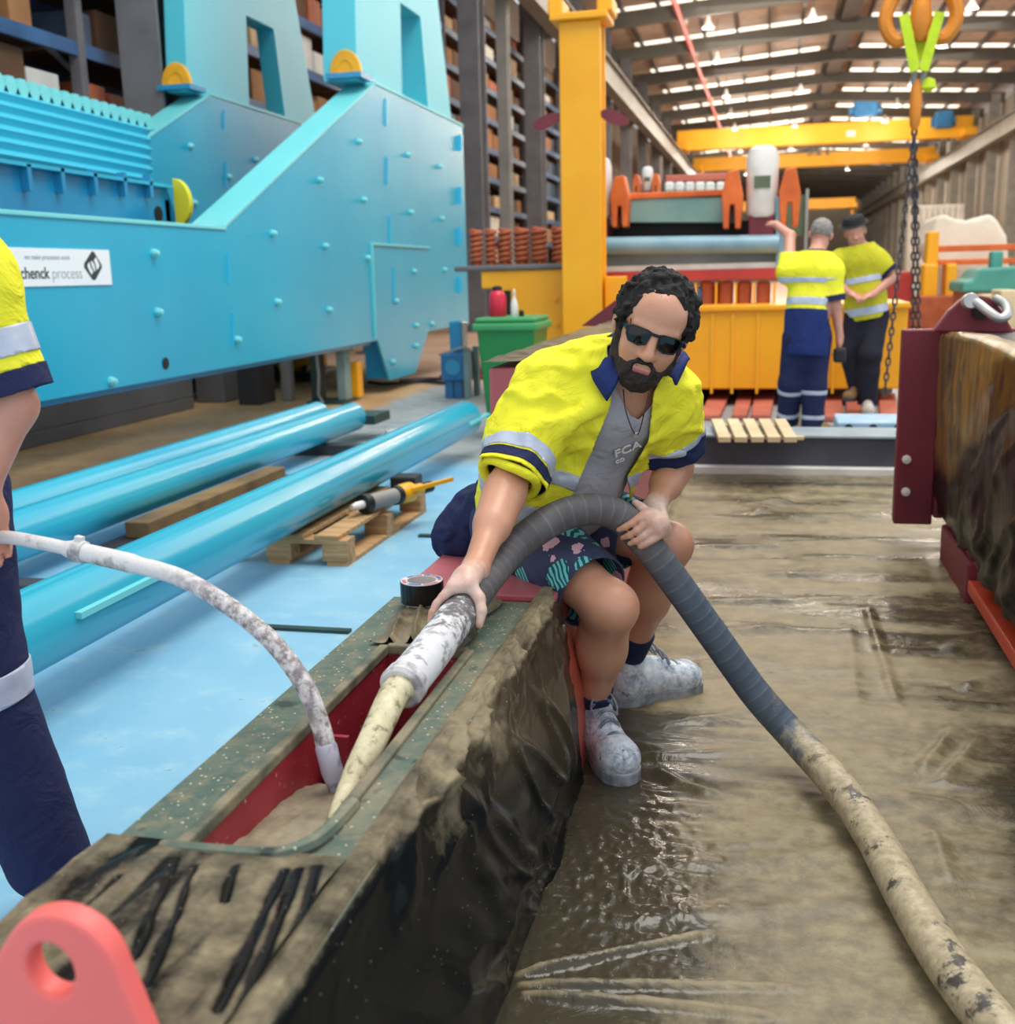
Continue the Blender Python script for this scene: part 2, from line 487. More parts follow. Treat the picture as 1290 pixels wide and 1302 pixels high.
for Y in BAYS[1:]:
    n += 1
    mb = MB()
    for x0, x1 in ((-6.2, RX-.9), (RX+.9, 11.6)):
        V = [(x0, Y+.4, roof_z(x0)-.05), (x1, Y+.4, roof_z(x1)-.05), (x1, Y+2.6, roof_z(x1)-.05), (x0, Y+2.6, roof_z(x0)-.05)]
        mb.add(V+[(a, b, c+.03) for a, b, c in V], [(3, 2, 1, 0), (4, 5, 6, 7), (0, 1, 5, 4), (1, 2, 6, 5), (2, 3, 7, 6), (3, 0, 4, 7)])
    struct(mb.build('window_%d' % n, M['skylight']))
mb = MB(); x = -8.6
while x < 13:
    mb.box((x-.05, 22, roof_z(x)-.24), (x+.05, 170.6, roof_z(x)-.02)); x += 1.38
n += 1; struct(mb.build('trim_%d' % n, M['dark_steel']))
n += 1; struct(MB().box((RX-.35, 22, RZ-.5), (RX+.35, 170.6, RZ-.1)).build('trim_%d' % n, M['dark_steel']))
def column(x, Y, w, d, h, m, suffix=''):
    mb = MB(); f = .05
    mb.box((x-w/2, Y-d/2, 0), (x+w/2, Y-d/2+f, h)); mb.box((x-w/2, Y+d/2-f, 0), (x+w/2, Y+d/2, h)); mb.box((x-.03, Y-d/2+f, 0), (x+.03, Y+d/2-f, h))
    mb.box((x-w/2-.1, Y-d/2-.1, 0), (x+w/2+.1, Y+d/2+.1, .03))
    return struct(mb.build('column', m))
for Y in [11.5+6.8*k for k in range(24)]:
    column(-6.55, Y, .46, .62, 10.6, M['grey_steel'])
column(-6.5, 27.9, .28, .3, 10.6, M['pale_steel'])
for Y in [18.3+6.8*k for k in range(23)]:
    column(12.5, Y, .5, .62, 10.9, M['pale_steel'])
def runway(x, y0):
    mb = MB(); mb.box((x-.22, y0, 8.75), (x+.22, 170, 8.81)); mb.box((x-.03, y0, 7.9), (x+.03, 170, 8.75)); mb.box((x-.22, y0, 7.84), (x+.22, 170, 7.9))
    mb.box((x-.05, y0, 8.81), (x+.05, 170, 8.9))
    return struct(mb.build('runway_beam', M['runway']))
runway(-6.0, 12); runway(11.9, 18)
# white ribbed screen standing far down the right-hand side
o = MB()
for k in range(9): o.box((4.25+.17*k, 38, 0), (4.37+.17*k, 38.08, 3.05))
o.box((4.2, 38.08, 0), (5.85, 38.14, 3.1))
tag(o.build('panel_screen', M['wrap_white']), 'white ribbed screen standing in the distance behind the dark lifting chains', 'screen')

# ------------------------------------------------------------------ overhead cranes
def crane(Y, x0, x1, z0, z1, label, hoists=(), text=False):
    t = thing('overhead_crane', (x0, Y, z0), label, 'crane')
    MB().box((x0, Y, z0), (x1, Y+.7, z1)).build('girder', M['crane_yellow'], t, bevel=.04)
    for x in (x0+.3, x1-.3): MB().box((x-.4, Y-1.2, z0-.02), (x+.4, Y+1.9, z0+.45)).build('end_truck', M['crane_yellow'], t, bevel=.03)
    for hx, w, dz in hoists:
        h = MB().box((hx-w/2, Y-.9, z1+dz), (hx+w/2, Y-.05, z1+dz+1.0)).build('hoist', M['blue_paint'], t, bevel=.08)
        MB().cyl((hx-w*.7, Y-.45, z1+dz+.4), (hx+w*.7, Y-.45, z1+dz+.4), .28, 14).build('drum', M['blue_paint'], h)
    return t
a = at(866, 203, Y=76); b = at(1222, 190, Y=76)
tc = crane(76, -6.2, 11.9, 8.94, 10.2, 'yellow bridge crane with two blue hoists nearest under the roof',
           hoists=((at(1098, 167, Y=76)[0], 1.4, 0.15), (at(1196, 180, Y=76)[0], 1.0, -.75)))
w_ = at(1040, 193, Y=76)
text_obj('lettering', '3.2 t', .75, Matrix.Translation((w_[0]-.7, 75.985, w_[2]-.2)) @ Matrix.Rotation(PI/2, 4, 'X'), M['dark_steel'], tc, .02)
MB().box((at(1075, 192, Y=76)[0], 75.97, 9.3), (at(1086, 192, Y=76)[0], 76, 9.65)).build('plate', M['white_paint'], tc)
crane(92, -6.2, 11.9, 8.94, 9.95, 'second yellow bridge crane, seen below the first one')
gc = crane(118, -5.2, 8.0, 7.0, 8.0, 'farthest and lowest yellow crane girder at the hall end')
for x in (-5.0, 7.6): MB().box((x, 118.1, 0), (x+.25, 118.6, 7.0)).build('leg', M['crane_yellow'], gc)
# red conductor line under the roof
t = thing('conductor_rail', (-3.6, 24, 10.6), 'red conductor rail with white hangers running under the roof', 'rail')
MB().tube([(-3.6, y, 10.65) for y in (23, 60, 100, 128)], .11, 8).build('rail', M['red'], t)
for k in range(14):
    y = 26+6.8*k
    MB().box((-3.75, y, 10.75), (-3.45, y+.5, 10.98)).build('hanger', M['white_paint'], t)

# high-bay lamps hanging between the rafters
t = NT('lamp_glow'); M['lamp_glow'] = t.done(lin('ffffff'), .5, emit=lin('fffaf0'), estr=3)
for i, lx in enumerate((-2.4, 1.2, 6.4)):
    for k in range(12):
        y = 29+6.8*k*1.0+3.0*(k > 3); z = 9.7
        if lx == 1.2 and k % 2: continue
        t = thing('high_bay_lamp', (lx, y, z), 'white high-bay lamp, number %s away along the %s lamp row under the roof' % (ORD_[k], ('left', 'middle', 'right')[i]), 'lamp', 'high-bay lamps')
        MB().lathe([(.05, .4), (.07, .25), (.19, .05), (.20, 0), (.18, 0)], (lx, y, z), 16, caps=False).build('reflector', M['white_paint'], t, smooth=True)
        MB().lathe([(.001, .03), (.17, .03), (.17, .04), (.001, .05)], (lx, y, z), 16).build('diffuser', M['lamp_glow'], t)
        MB().cyl((lx, y, z+.45), (lx, y, roof_z(lx)-.2), .015, 6).build('cord', M['dark_steel'], t)
        l = bpy.data.lights.new('high_bay', 'POINT'); l.energy = LAMP_W*(1 if k < 5 else 1.4 if k < 9 else 3); l.shadow_soft_size = .25; l.color = lin('fff2e0')[:3]  # far lamps are extra and stronger, added to brighten the hall end
        lo_ = bpy.data.objects.new('high_bay', l); COL.objects.link(lo_); lo_.location = (lx, y+.0, z-.35)
# ------------------------------------------------------------------ pallet racking and goods (left side)
SEEN = [[(-5, -5), (188, -5), (196, 165), (-5, 118)], [(310, -5), (350, -5), (350, 150), (310, 130)], [(370, -5), (462, -5), (462, 90), (400, 160), (380, 120)],
        [(505, 0), (545, 0), (545, 150), (505, 130)], [(560, -5), (716, -5), (716, 318), (596, 318), (596, 165), (574, 150)], [(765, 0), (840, 60), (862, 200), (765, 240)]]
def seen(P):
    x, y = proj([P]); return any(polysd(np.array(x), np.array(y), pl)[0] > -12 for pl in SEEN)
ORD = ['first', 'second', 'third', 'fourth', 'fifth', 'sixth', 'seventh', 'eighth', 'ninth', 'tenth', 'eleventh', 'twelfth', 'thirteenth', 'fourteenth']
LEV = [1.55, 2.28, 3.0, 3.73, 4.45, 5.18, 5.9, 6.63, 7.35]; LN = ['lowest', 'second lowest', 'third', 'fourth', 'middle', 'sixth', 'seventh', 'second highest', 'top']
BAY, X0R, X1R = 2.75, -7.1, -8.2
rng = random.Random(5)
KINDS = [('brown', 'carton', 'carton'), ('orange brown', 'rust_orange', 'carton'), ('dark brown', 'carton_dark', 'carton'), ('pale tan', 'carton_pale', 'carton'), ('white wrapped', 'wrap_white', 'bundle'), ('slate blue', 'crate_blue', 'crate'), ('brown', 'carton', 'carton')]
nbox = 0
for b in range(13):
    y0 = 8.1+BAY*b
    r = thing('pallet_rack', (X0R, y0, 0), '%s bay of blue-beamed pallet racking along the left wall, counting from the near end' % ORD[b], 'pallet rack', 'pallet rack bays')
    for yy in ((y0, y0+BAY-.12) if b == 12 else (y0,)):
        for xx in (X0R, X1R):
            MB().box((xx-.06, yy, 0), (xx+.06, yy+.12, 8.9)).build('upright', M['rack_grey'], r)
        mb = MB()
        for k in range(8): mb.bar((X0R-.06, yy+.06, .3+k*1.05), (X1R+.06, yy+.06, 1.2+k*1.05), .03, .05)
        mb.build('brace', M['rack_grey'], r)
    for z in LEV:
        for xx in (X0R+.02, X1R-.02):
            MB().box((xx-.03, y0+.12, z-.14), (xx+.03, y0+BAY, z)).build('shelf_beam', M['rack_blue'], r)
        MB().box((X1R+.02, y0+.14, z-.02), (X0R-.02, y0+BAY-.02, z)).build('deck', M['carton_dark'], r)
    for li, z in enumerate(LEV):
        y = y0+.18
        while y < y0+BAY-.5:
            w = rng.uniform(.22, .6) if b < 5 else rng.uniform(.5, 1.2); h = rng.uniform(.28, .56); kn = rng.choice(KINDS)
            if y+w > y0+BAY-.03: w = y0+BAY-.03-y
            if w > .2 and nbox < 295:
                d = rng.uniform(.6, .95); c = (X0R-.1-d/2, y+w/2, z+h/2)
                if seen((X0R-.1, y+w/2, z+h/2)):
                    mb = MB().box((X0R-.08-d, y, z+.003), (X0R-.08, y+w, z+h))
                    o = mb.build({'carton': 'carton', 'bundle': 'wrapped_bundle', 'crate': 'storage_crate'}[kn[2]], M[kn[1]], None, bevel=.02)
                    # a strap / tape line across the face is its own colour of goods
                    tag(o, '%s %s on the %s shelf of the %s pallet rack bay' % (kn[0], kn[2], LN[li], ORD[b]), 'box', 'goods on the %s shelf of rack bay %s' % (LN[li], ORD[b]))
                    nbox += 1
            y += w+rng.uniform(.02, .12)

# ------------------------------------------------------------------ yellow test frame with its post (far middle)
YB = 10.5
yb = thing('test_bench', (-1.0, YB, 0), 'long yellow steel test bench behind the seated man', 'machine')
mb = MB()
xl, xm_, xr = at(612, 380, Y=YB)[0], at(742, 380, Y=YB)[0], at(1152, 450, Y=YB)[0]
zt, zs = 1.30, 0.90
mb.box((xl+.12, YB, .16), (xm_, YB+1.3, zt)); mb.box((xl, YB, zt-.17), (xl+.14, YB+1.3, zt))
mb.box((xl-.26, YB-.03, zt), (xm_+.1, YB+1.35, zt+.05), 1)
mb.build('end_cabinet', [M['yellow'], M['grey_steel']], yb, bevel=.015)
MB().box((xm_, YB+.02, .16), (xr, YB+1.1, zs)).build('front_panel', M['yellow'], yb, bevel=.015)
MB().box((xm_+.2, YB-.02, zs-.02), (xr+.02, YB+1.12, zs+.03)).build('top_rail', M['yellow'], yb, bevel=.01)
for px in (905, 931, 963, 1060, 1085, 1110):
    x = at(px, 440, Y=YB)[0]; MB().box((x-.012, YB, .12), (x+.012, YB+.03, zs-.04)).build('stiffener', M['crane_yellow'], yb)
MB().box((xl+.15, YB-.02, .55), (xl+.29, YB+.01, 1.11)).build('opening', M['black_gap'], yb)
for px, py in ((707, 379), (708, 412), (707, 435), (653, 365)):
    p = at(px, py, Y=YB); MB().cyl((p[0], YB-.03, p[2]), (p[0], YB+.01, p[2]), .02, 8).build('bolt', M['crane_yellow'], yb)
MB().box((xl+.2, YB+1.0, 0), (xr, YB+1.09, .16)).build('base_channel', M['grey_steel'], yb)
# tall post
yp = thing('gantry_post', (-1.73, 10.12, 0), 'tall yellow steel post with a cap plate and two dark red paddles', 'post')
xa, xb = at(713, 250, Y=10.12)[0], at(764, 250, Y=10.12)[0]
mb = MB().box((xa, 10.12, 0), (xb, 10.16, 3.4)).box((xa, 10.4, 0), (xb, 10.44, 3.4)).box((xa+.02, 10.16, 0), (xa+.07, 10.4, 3.4)).box((xb-.07, 10.16, 0), (xb-.02, 10.4, 3.4))
mb.build('shaft', M['yellow'], yp, bevel=.008)
MB().box((xa-.07, 10.05, 3.4), (xb+.07, 10.5, 3.46)).build('cap_plate', M['yellow'], yp, bevel=.01)
for x in (xa-.05, xb+.02):
    MB().box((x-.05, 10.12, 3.46), (x+.08, 10.5, 3.6)).build('roller_bracket', M['yellow'], yp, bevel=.02)
for s, x in ((-1, xa), (1, xb)):
    z = at(738, 150, Y=10.12)[2]
    MB().cyl((x, 10.22, z+.02), (x+s*.16, 10.2, z+.02), .02, 8).prism([(x+s*.06+.13*math.cos(w)+s*.06, z-.01-s*0+.06*math.sin(w)-.04*math.cos(w)*s) for w in np.linspace(0, 2*PI, 17)[:-1]], 'y', 10.13, 10.155).build('paddle', M['maroon'], yp)
mb = MB().prism([(xb, 1.22), (xb+.2, 1.22), (xb+.2, .95), (xb+.28, .72), (xb+.45, .62), (xb+.45, .5), (xb, .5)], 'y', 10.3, 10.4)
mb.build('gusset', M['yellow'], yp, bevel=.01)
# row of coil springs standing on the bench
for k, (px, w) in enumerate(((603, 16), (622, 15), (640, 17), (661, 19), (683, 20), (708, 17))):
    p = at(px, 344, Y=YB+.35); r = w/2/1400*11.1*.95
    path = [(p[0]+r*.85*math.cos(a), YB+.45+r*.85*math.sin(a), zt+.07+.33*a/(2*PI*6.5)) for a in np.linspace(0, 2*PI*6.5, 110)]
    t = thing('coil_spring', (p[0], YB+.45, zt+.05), 'rusty orange coil spring, %s from the teal machine in the row on the yellow bench' % ORD[k], 'spring', 'coil springs standing on the yellow bench')
    MB().tube(path, r*.30, 7).build('coil', M['rust_orange'], t, smooth=True)
    MB().cyl((p[0], YB+.45, zt+.05), (p[0], YB+.45, zt+.38), r*.5, 10).build('core', M['orange'], t, smooth=True)

# ------------------------------------------------------------------ vibrating screen beyond the bench
YV = 11.0
vs = thing('vibrating_screen', (-.6, YV+.8, .93), 'teal and orange vibrating screen mounted above the yellow bench', 'machine')
pb(MB(), 765, 343, 988, 357, YV, .12).build('red_beam', M['red'], vs, bevel=.01)
pb(MB(), 765, 336, 988, 343, YV+.02, .3).build('white_strip', M['white_paint'], vs)
pb(MB(), 762, 322, 986, 337, YV+.1, .25).build('mesh_panel', M['pale_steel'], vs)
p, q = at(757, 313, Y=YV-.02), at(990, 310, Y=YV-.02)
MB().cyl(p, (q[0], YV-.02, q[2]), .085, 20).build('roller', M['roller_blue'], vs, smooth=True)
pb(MB(), 760, 283, 988, 336, YV+.35, .5).build('dark_body', M['black_gap'], vs)
a1 = at(778, 283, Y=YV+.2); a2 = at(940, 283, Y=YV+.2); a3 = at(934, 250, Y=YV+.2); a4 = at(790, 252, Y=YV+.2)
MB().prism([(a1[0], a1[2]), (a2[0], a2[2]), (a3[0], a3[2]), (a4[0], a4[2])], 'y', YV+.2, YV+1.1).build('deck_box', M['teal_far'], vs, bevel=.01)
pb(MB(), 792, 243, 936, 251, YV+.18, .2).build('orange_beam', M['orange'], vs, bevel=.01)
pb(MB(), 846, 221, 932, 230, YV+1.6, .15).build('rear_beam', M['salmon'], vs, bevel=.01)
for k in range(7):
    pb(MB(), 845+13*k, 231, 856+13*k, 243, YV+1.2, .2).build('clamp', M['white_paint'], vs, bevel=.02)
def exciter(px, py, s, YY, half=False):
    p = at(px, py, Y=YY); r = .15*s
    e = MB().lathe([(.5*r, .33*s), (.85*r, .30*s), (r, .22*s), (r, -.28*s), (.8*r, -.32*s)], p, 18).build('motor', M['white_paint'], vs, smooth=True)
    MB().box((p[0]-r*.5, p[1]-r*1.06, p[2]-.06*s), (p[0]+r*.5, p[1]-r*.8, p[2]+.05*s)).build('nameplate', M['olive_panel'], e)
    MB().box((p[0]-r*.8, p[1]-.1, p[2]-.62*s), (p[0]+r*.8, p[1]+.15, p[2]-.3*s)).build('motor_base', M['maroon'], vs, bevel=.02)
    for sg in ((1,) if half else (-1, 1)):
        x = p[0]+sg*r*1.75
        mb = MB().prism([(x-.06*s, p[2]+.1*s), (x+.04*s, p[2]+.12*s), (x+.09*s, p[2]-.12*s), (x+.07*s, p[2]-.42*s), (x+.02*s, p[2]-.42*s), (x+.01*s, p[2]-.2*s), (x-.03*s, p[2]-.2*s), (x-.04*s, p[2]-.42*s), (x-.09*s, p[2]-.42*s), (x-.11*s, p[2]-.1*s)], 'y', p[1]-.15, p[1]+.1)
        mb.build('guard', M['orange'], vs, bevel=.012)
exciter(969, 232, 1.0, YV+.1); exciter(760, 240, .9, YV+.1, True); exciter(823, 228, .42, YV+2.2)
MB().bar(at(992, 250, Y=YV+.05), at(992, 346, Y=YV+.05), .085, .1).build('end_post', M['roller_blue'], vs)
pb(MB(), 1000, 248, 1024, 300, YV+1.8, .08).build('side_panel', M['olive_panel'], vs)
pb(MB(), 1023, 240, 1027, 330, YV+1.75, .1).build('panel_edge', M['pale_steel'], vs)
for px in (898, 922, 946, 970):
    w = 18
    mb = pb(MB(), px-w/2, 357, px+w/2, 394, YV+.1, .3); mb.build('spring_leg', M['rust_orange'], vs, bevel=.03)
for px in (884, 910, 935, 958, 984):
    pb(MB(), px-1.5, 360, px+1.5, 394, YV+.02, .35).build('rib', M['yellow'], vs)
for px in (782, 878):
    p = at(px, 374, Y=YV+.05); MB().cyl(p, p+np.array([0, .25, 0]), .1, 14).build('blue_hub', M['blue_paint'], vs, smooth=True)

# ------------------------------------------------------------------ crane hook, sling and chains
YH = 9.6
hk = thing('crane_hook', at(1168, 20, Y=YH), 'orange lifting hook block hanging at the top of the hall view', 'hook')
c = at(1170, 28, Y=YH)
MB().lathe([(.03, .9), (.05, .2), (.07, .12), (.09, 0), (.07, -.1), (.03, -.14)], c, 14).build('shank', M['hook_orange'], hk, smooth=True)
for s in (-1, 1):
    MB().tube(spline([c+np.array([s*.05, 0, .32]), c+np.array([s*.2, 0, .2]), c+np.array([s*.26, 0, .02]), c+np.array([s*.18, 0, -.12]), c+np.array([s*.04, 0, -.08])], 8), .055, 9).build('hook_arm', M['hook_orange'], hk, smooth=True)
sl = thing('lifting_sling', c, 'lime green webbing sling looped over the orange hook', 'sling')
bt = at(1167, 92, Y=YH)
for s in (-1, 1):
    top = c+np.array([s*.13, -.06, .05])
    MB().bar(top, bt+np.array([s*.03, -.06, 0]), .075, .02, up=(0, 1, 0)).build('strap', M['lime_sling'], sl)
    MB().bar(top+np.array([-s*.05, .1, -.12]), bt+np.array([0, .02, .1]), .09, .02, up=(0, 1, 0)).build('strap', M['lime_sling'], sl)
cs = thing('chain_sling', bt, 'dark chain sling with orange shortener hanging below the lime sling', 'chain')
lk = at(1164, 128, Y=YH)
MB().lathe([(.02, .16), (.042, .1), (.048, 0), (.04, -.18), (.02, -.22)], lk, 12).build('shortener', M['hook_orange'], cs, smooth=True)
MB().lathe([(.01, .05), (.05, .03), (.06, -.03), (.01, -.06)], at(1180, 107, Y=YH), 10).build('tag_ring', M['lime_sling'], cs, smooth=True)
mb = MB()
mb.tube([bt+np.array([-.03, 0, .03]), lk+np.array([-.02, 0, .1])], .022, 7); mb.tube([bt+np.array([.05, 0, .03]), lk+np.array([.03, 0, .1])], .022, 7)
mb.build('link', M['pale_steel'], cs)
def chain(p, q, r=.012):
    L = np.linalg.norm(np.asarray(q)-p); n = int(L/.06); mb = MB(); a, b, d = frame(np.asarray(q)-p)
    for i in range(n):
        cc = p+(np.asarray(q)-p)*(i+.5)/n; u = a if i % 2 else b
        ring = [cc+d*.038*math.cos(w)+u*.017*math.sin(w) for w in np.linspace(0, 2*PI, 9)]
        mb.tube(ring, r, 5, caps=False)
    return mb
for e in (at(1124, 503, Y=9.3), at(1160, 478, Y=9.9), at(1169, 478, Y=9.9)):
    chain(lk+np.array([0, 0, -.2]), e, .0085).build('chain_leg', M['chain'], cs, smooth=True)

# ------------------------------------------------------------------ right-hand far machinery
rf = thing('yellow_frame', at(1190, 380, Y=15), 'orange and yellow steel frame with horizontal bars under a white cover', 'frame')
pb(MB(), 1178, 294, 1193, 345, 15, .25).build('post', M['yellow'], rf, bevel=.02)
pb(MB(), 1173, 335, 1192, 384, 14.9, .4).build('lower_post', M['yellow'], rf, bevel=.03)
pb(MB(), 1202, 335, 1216, 386, 14.95, .4).build('brace_post', M['crane_yellow'], rf, bevel=.03)
pb(MB(), 1192, 311, 1300, 319, 15.1, .15).build('upper_bar', M['orange'], rf, bevel=.01)
pb(MB(), 1192, 329, 1300, 336, 15.1, .15).build('lower_bar', M['orange'], rf, bevel=.01)
pb(MB(), 1165, 376, 1222, 392, 14.8, .6, z0=0).build('foot', M['rust_orange'], rf, bevel=.02)
pts = [(1180, 312), (1190, 276), (1200, 272), (1214, 278), (1228, 280), (1244, 278), (1258, 271), (1268, 280), (1280, 300), (1284, 345), (1284, 420), (1196, 420), (1196, 345)]
pl = [at(x, y, Y=15.5)*(1, 1, 0 if y == 420 else 1) for x, y in pts]
o = MB().prism([(p[0], p[2]) for p in pl], 'y', 15.5, 16.8).build('machine_cover', M['white_cloth'], None, bevel=.08, seg=3)
tag(o, 'cream white tarpaulin cover with two peaks behind the orange bars', 'cover')
tm = thing('teal_machine_base', at(1260, 372, Y=13.4), 'green-teal machine base at the picture edge, beyond the shackle', 'machine')
q = [at(x, y, Y=13.4) for x, y in ((1222, 372), (1224, 358), (1236, 356), (1248, 341), (1300, 338), (1300, 372))]
MB().prism([(p[0], p[2]) for p in q], 'y', 13.4, 14.4).build('body', M['teal_green'], tm, bevel=.03)
pb(MB(), 1260, 319, 1275, 342, 13.6, .2).build('neck', M['teal_green'], tm, bevel=.02)
pb(MB(), 1225, 365, 1300, 384, 13.5, .8, z0=0).build('skid', M['rust_orange'], tm, bevel=.02)
for i, (px, py, w) in enumerate(((1262, 384, 20), (1284, 378, 24), (1272, 398, 26))):
    mb = pb(MB(), px-w/2, py-9, px+w/2, py+12, 11.8-.4*i, .5, z0=0)
    tag(mb.build('timber_block', M['timber_pale'], None, bevel=.01), '%s timber block behind the dark red lug and shackle' % ('small', 'upper right', 'wide lower')[i], 'block')
o = pb(MB(), 1130, 345, 1160, 376, 16.5, .8, z0=0).build('red_crate', M['red'], None, bevel=.03)
tag(o, 'red steel crate on the far floor beside the hanging chains', 'crate')

# ------------------------------------------------------------------ planks, slatted frame and channel on the floor behind the cross beam
for i, (x0, x1, xo) in enumerate(((872, 888, 6), (890, 918, 12), (930, 952, 7), (954, 982, 4))):
    a, b = at(x0, 532, Z=.02), at(x1-3, 532, Z=.02); c2, d2 = at(x1+xo, 499, Z=.02), at(x0+xo+2, 499, Z=.02)
    mb = MB(); V = [tuple(p[:2]) for p in (a, b, c2, d2)]
    mb.prism(V, 'z', .0, .055)
    tag(mb.build('steel_plate', M['salmon'], None, bevel=.015), 'salmon steel plate flat on the floor, %s one from the seated man' % ORD[i], 'plate', 'salmon plates on the floor')
for i, (x0, x1) in enumerate(((1048, 1072), (1076, 1097), (1118, 1141))):
    a, b = at(x0, 534, Z=.02), at(x1, 534, Z=.02); c2, d2 = at(x1-3, 504, Z=.02), at(x0-2, 504, Z=.02)
    tag(MB().prism([tuple(p[:2]) for p in (a, b, c2, d2)], 'z', 0, .055).build('steel_plate', M['salmon'], None, bevel=.015),
        'salmon steel plate by the feet of the man in a hat, %s of three' % ORD[i], 'plate', 'salmon plates by the far men')
ch = thing('drilled_channel', at(1100, 545, Z=.1), 'pale blue steel channel with dark holes behind the cross beam', 'channel')
a, b = at(1066, 548, Z=.24), at(1150, 548, Z=.24)
MB().box((a[0], 7.35, .0), (b[0]+.1, 7.8, .275)).build('web', M['light_blue'], ch, bevel=.01)
for k in range(4):
    x = a[0]+.07+.15*k
    MB().lathe([(.001, 0), (.026, 0), (.026, .006), (.001, .006)], (x, 7.345, .238), 14, ax=(0, -1, 0)).build('hole', M['black_gap'], ch)
sp = thing('slatted_frame', at(960, 552, Z=.15), 'cream slatted timber frame lying across the dark cross beam', 'frame')
for k in range(5):
    p, q = at(921+21*k, 558, Z=.29), at(912+20*k, 543, Z=.29)
    q = at(911+20*k, 540, Z=.26)
    MB().bar((p[0], p[1], .285), (q[0], q[1], .285), .07, .03).build('slat', M['timber_pale'], sp)
MB().bar(tuple(at(915, 555, Z=.26)[:2])+(.262,), tuple(at(1022, 557, Z=.26)[:2])+(.262,), .05, .02).build('rail', M['timber_pale'], sp)
MB().bar(tuple(at(911, 542, Z=.26)[:2])+(.262,), tuple(at(996, 542, Z=.26)[:2])+(.262,), .05, .02).build('rail', M['timber_pale'], sp)
o = MB().box((at(1008, 530, Y=8.9)[0], 8.9, 0), (at(1020, 530, Y=8.9)[0], 9.0, .34)).build('timber_prop', M['timber_pale'], None, bevel=.01)
tag(o, 'pale timber prop standing between the legs of the bending man', 'prop')

# ------------------------------------------------------------------ green wheelie bin with bottles
bn = thing('wheelie_bin', (-2.28, 8.3, 0), 'green wheelie bin standing between the teal machine and yellow bench', 'bin')
bx0, bx1 = at(607, 480, Y=8.2)[0], at(683, 480, Y=8.2)[0]
y0, y1 = 8.2, 8.75
V = [(bx0+.06, y0+.05, .06), (bx1-.07, y0+.05, .06), (bx1-.07, y1-.03, .06), (bx0+.06, y1-.03, .06), (bx0, y0, .86), (bx1-.02, y0, .86), (bx1-.02, y1, .86), (bx0, y1, .86)]
MB().add(V, [(0, 3, 2, 1), (4, 5, 6, 7), (0, 1, 5, 4), (1, 2, 6, 5), (2, 3, 7, 6), (3, 0, 4, 7)]).build('body', M['bin_green'], bn, bevel=.02)
MB().box((bx0-.03, y0-.03, .84), (bx1+.01, y1+.03, .9)).box((bx0-.01, y0-.01, .9), (bx1-.01, y1, .94)).build('lid', M['bin_lid'], bn, bevel=.018)
for x in (bx0+.12, bx1-.12): MB().cyl((x-.03, y1+.02, .09), (x+.03, y1+.02, .09), .09, 16).build('wheel', M['black'], bn, smooth=True)
p = at(633, 410, Y=8.45)
bo = thing('red_bottle', (p[0], 8.45, .94), 'fat red bottle with black cap on the green bin lid', 'bottle')
t = NT('red_plastic'); M['red_plastic'] = t.done(lin('d21f3c'), .35)
MB().lathe([(.06, 0), (.068, .01), (.068, .15), (.05, .19), (.035, .2)], (p[0], 8.45, .94), 20).build('bottle_body', M['red_plastic'], bo, smooth=True)
MB().lathe([(.038, .2), (.038, .225), (.02, .235)], (p[0], 8.45, .94), 16).build('cap', M['black'], bo, smooth=True)
p = at(654, 408, Y=8.45)
bo = thing('spray_bottle', (p[0], 8.45, .94), 'slim clear white bottle next to the red one on the bin', 'bottle')
MB().lathe([(.026, 0), (.028, .01), (.028, .1), (.012, .14), (.012, .16)], (p[0], 8.45, .94), 14).build('bottle_body', M['white_paint'], bo, smooth=True)
MB().lathe([(.014, .16), (.014, .2), (.006, .21)], (p[0], 8.45, .94), 10).build('nozzle', M['timber_pale'], bo, smooth=True)
p = at(663, 410, Y=8.42)
o = MB().lathe([(.018, 0), (.02, .005), (.02, .04), (.01, .05)], (p[0], 8.42, .94), 12).build('bottle_cap', M['black'], None, smooth=True)
tag(o, 'loose black cap on the green bin lid by the bottles', 'cap')
# ================================================================== teal machine
def teal(name, c1, c2, rough=.27):
    t = NT(name); n = t.noise(.8, 4, .5); n2 = t.noise(30, 3, .6)
    c = t.mix(t.step(n, .3, .75), lin(c1), lin(c2))
    return t.done(c, rough, 0, t.bump(n2, .03, .002), .7)
M['teal'] = teal('teal_paint', '18a4c9', '26b0d0')
M['teal_tower'] = teal('teal_tower', '46bed2', '55c6d4', .45); M['teal_deck'] = teal('teal_deck', '36b6d4', '48c2da', .4)
M['teal_light'] = teal('teal_flange', '62ccd2', '78d6d8', .4)
M['teal_deep'] = teal('teal_deep', '1590bf', '1a86b4')
M['teal_pipe'] = teal('teal_pipe', '1f9cbf', '32b2c8', .2)
M['weld'] = paint('weld_seam', '38b4dc', .4)
M['yellow_lug'] = paint('yellow_lug', 'f0b322', .45, 'd99a14', 6)
M['decal_white'] = paint('decal_white', 'eaf1f4', .5)
M['ink'] = paint('decal_ink', '2a3438', .6)
M['ink_pale'] = paint('decal_ink_pale', '9aa3a8', .6)
XN, XF, TH = -4.1, -6.0, .03
PRO = [(3.6, .60), (11.34, .60), (11.68, .14), (12.6, .14), (13.2, .60), (15.1, .60), (15.1, 3.23), (11.62, 3.25), (8.02, 1.655), (3.6, 1.655)]
tm = thing('screen_box', (-5.0, 9.5, .6), 'huge turquoise steel screening machine with two open towers and sloping side plates', 'machine')
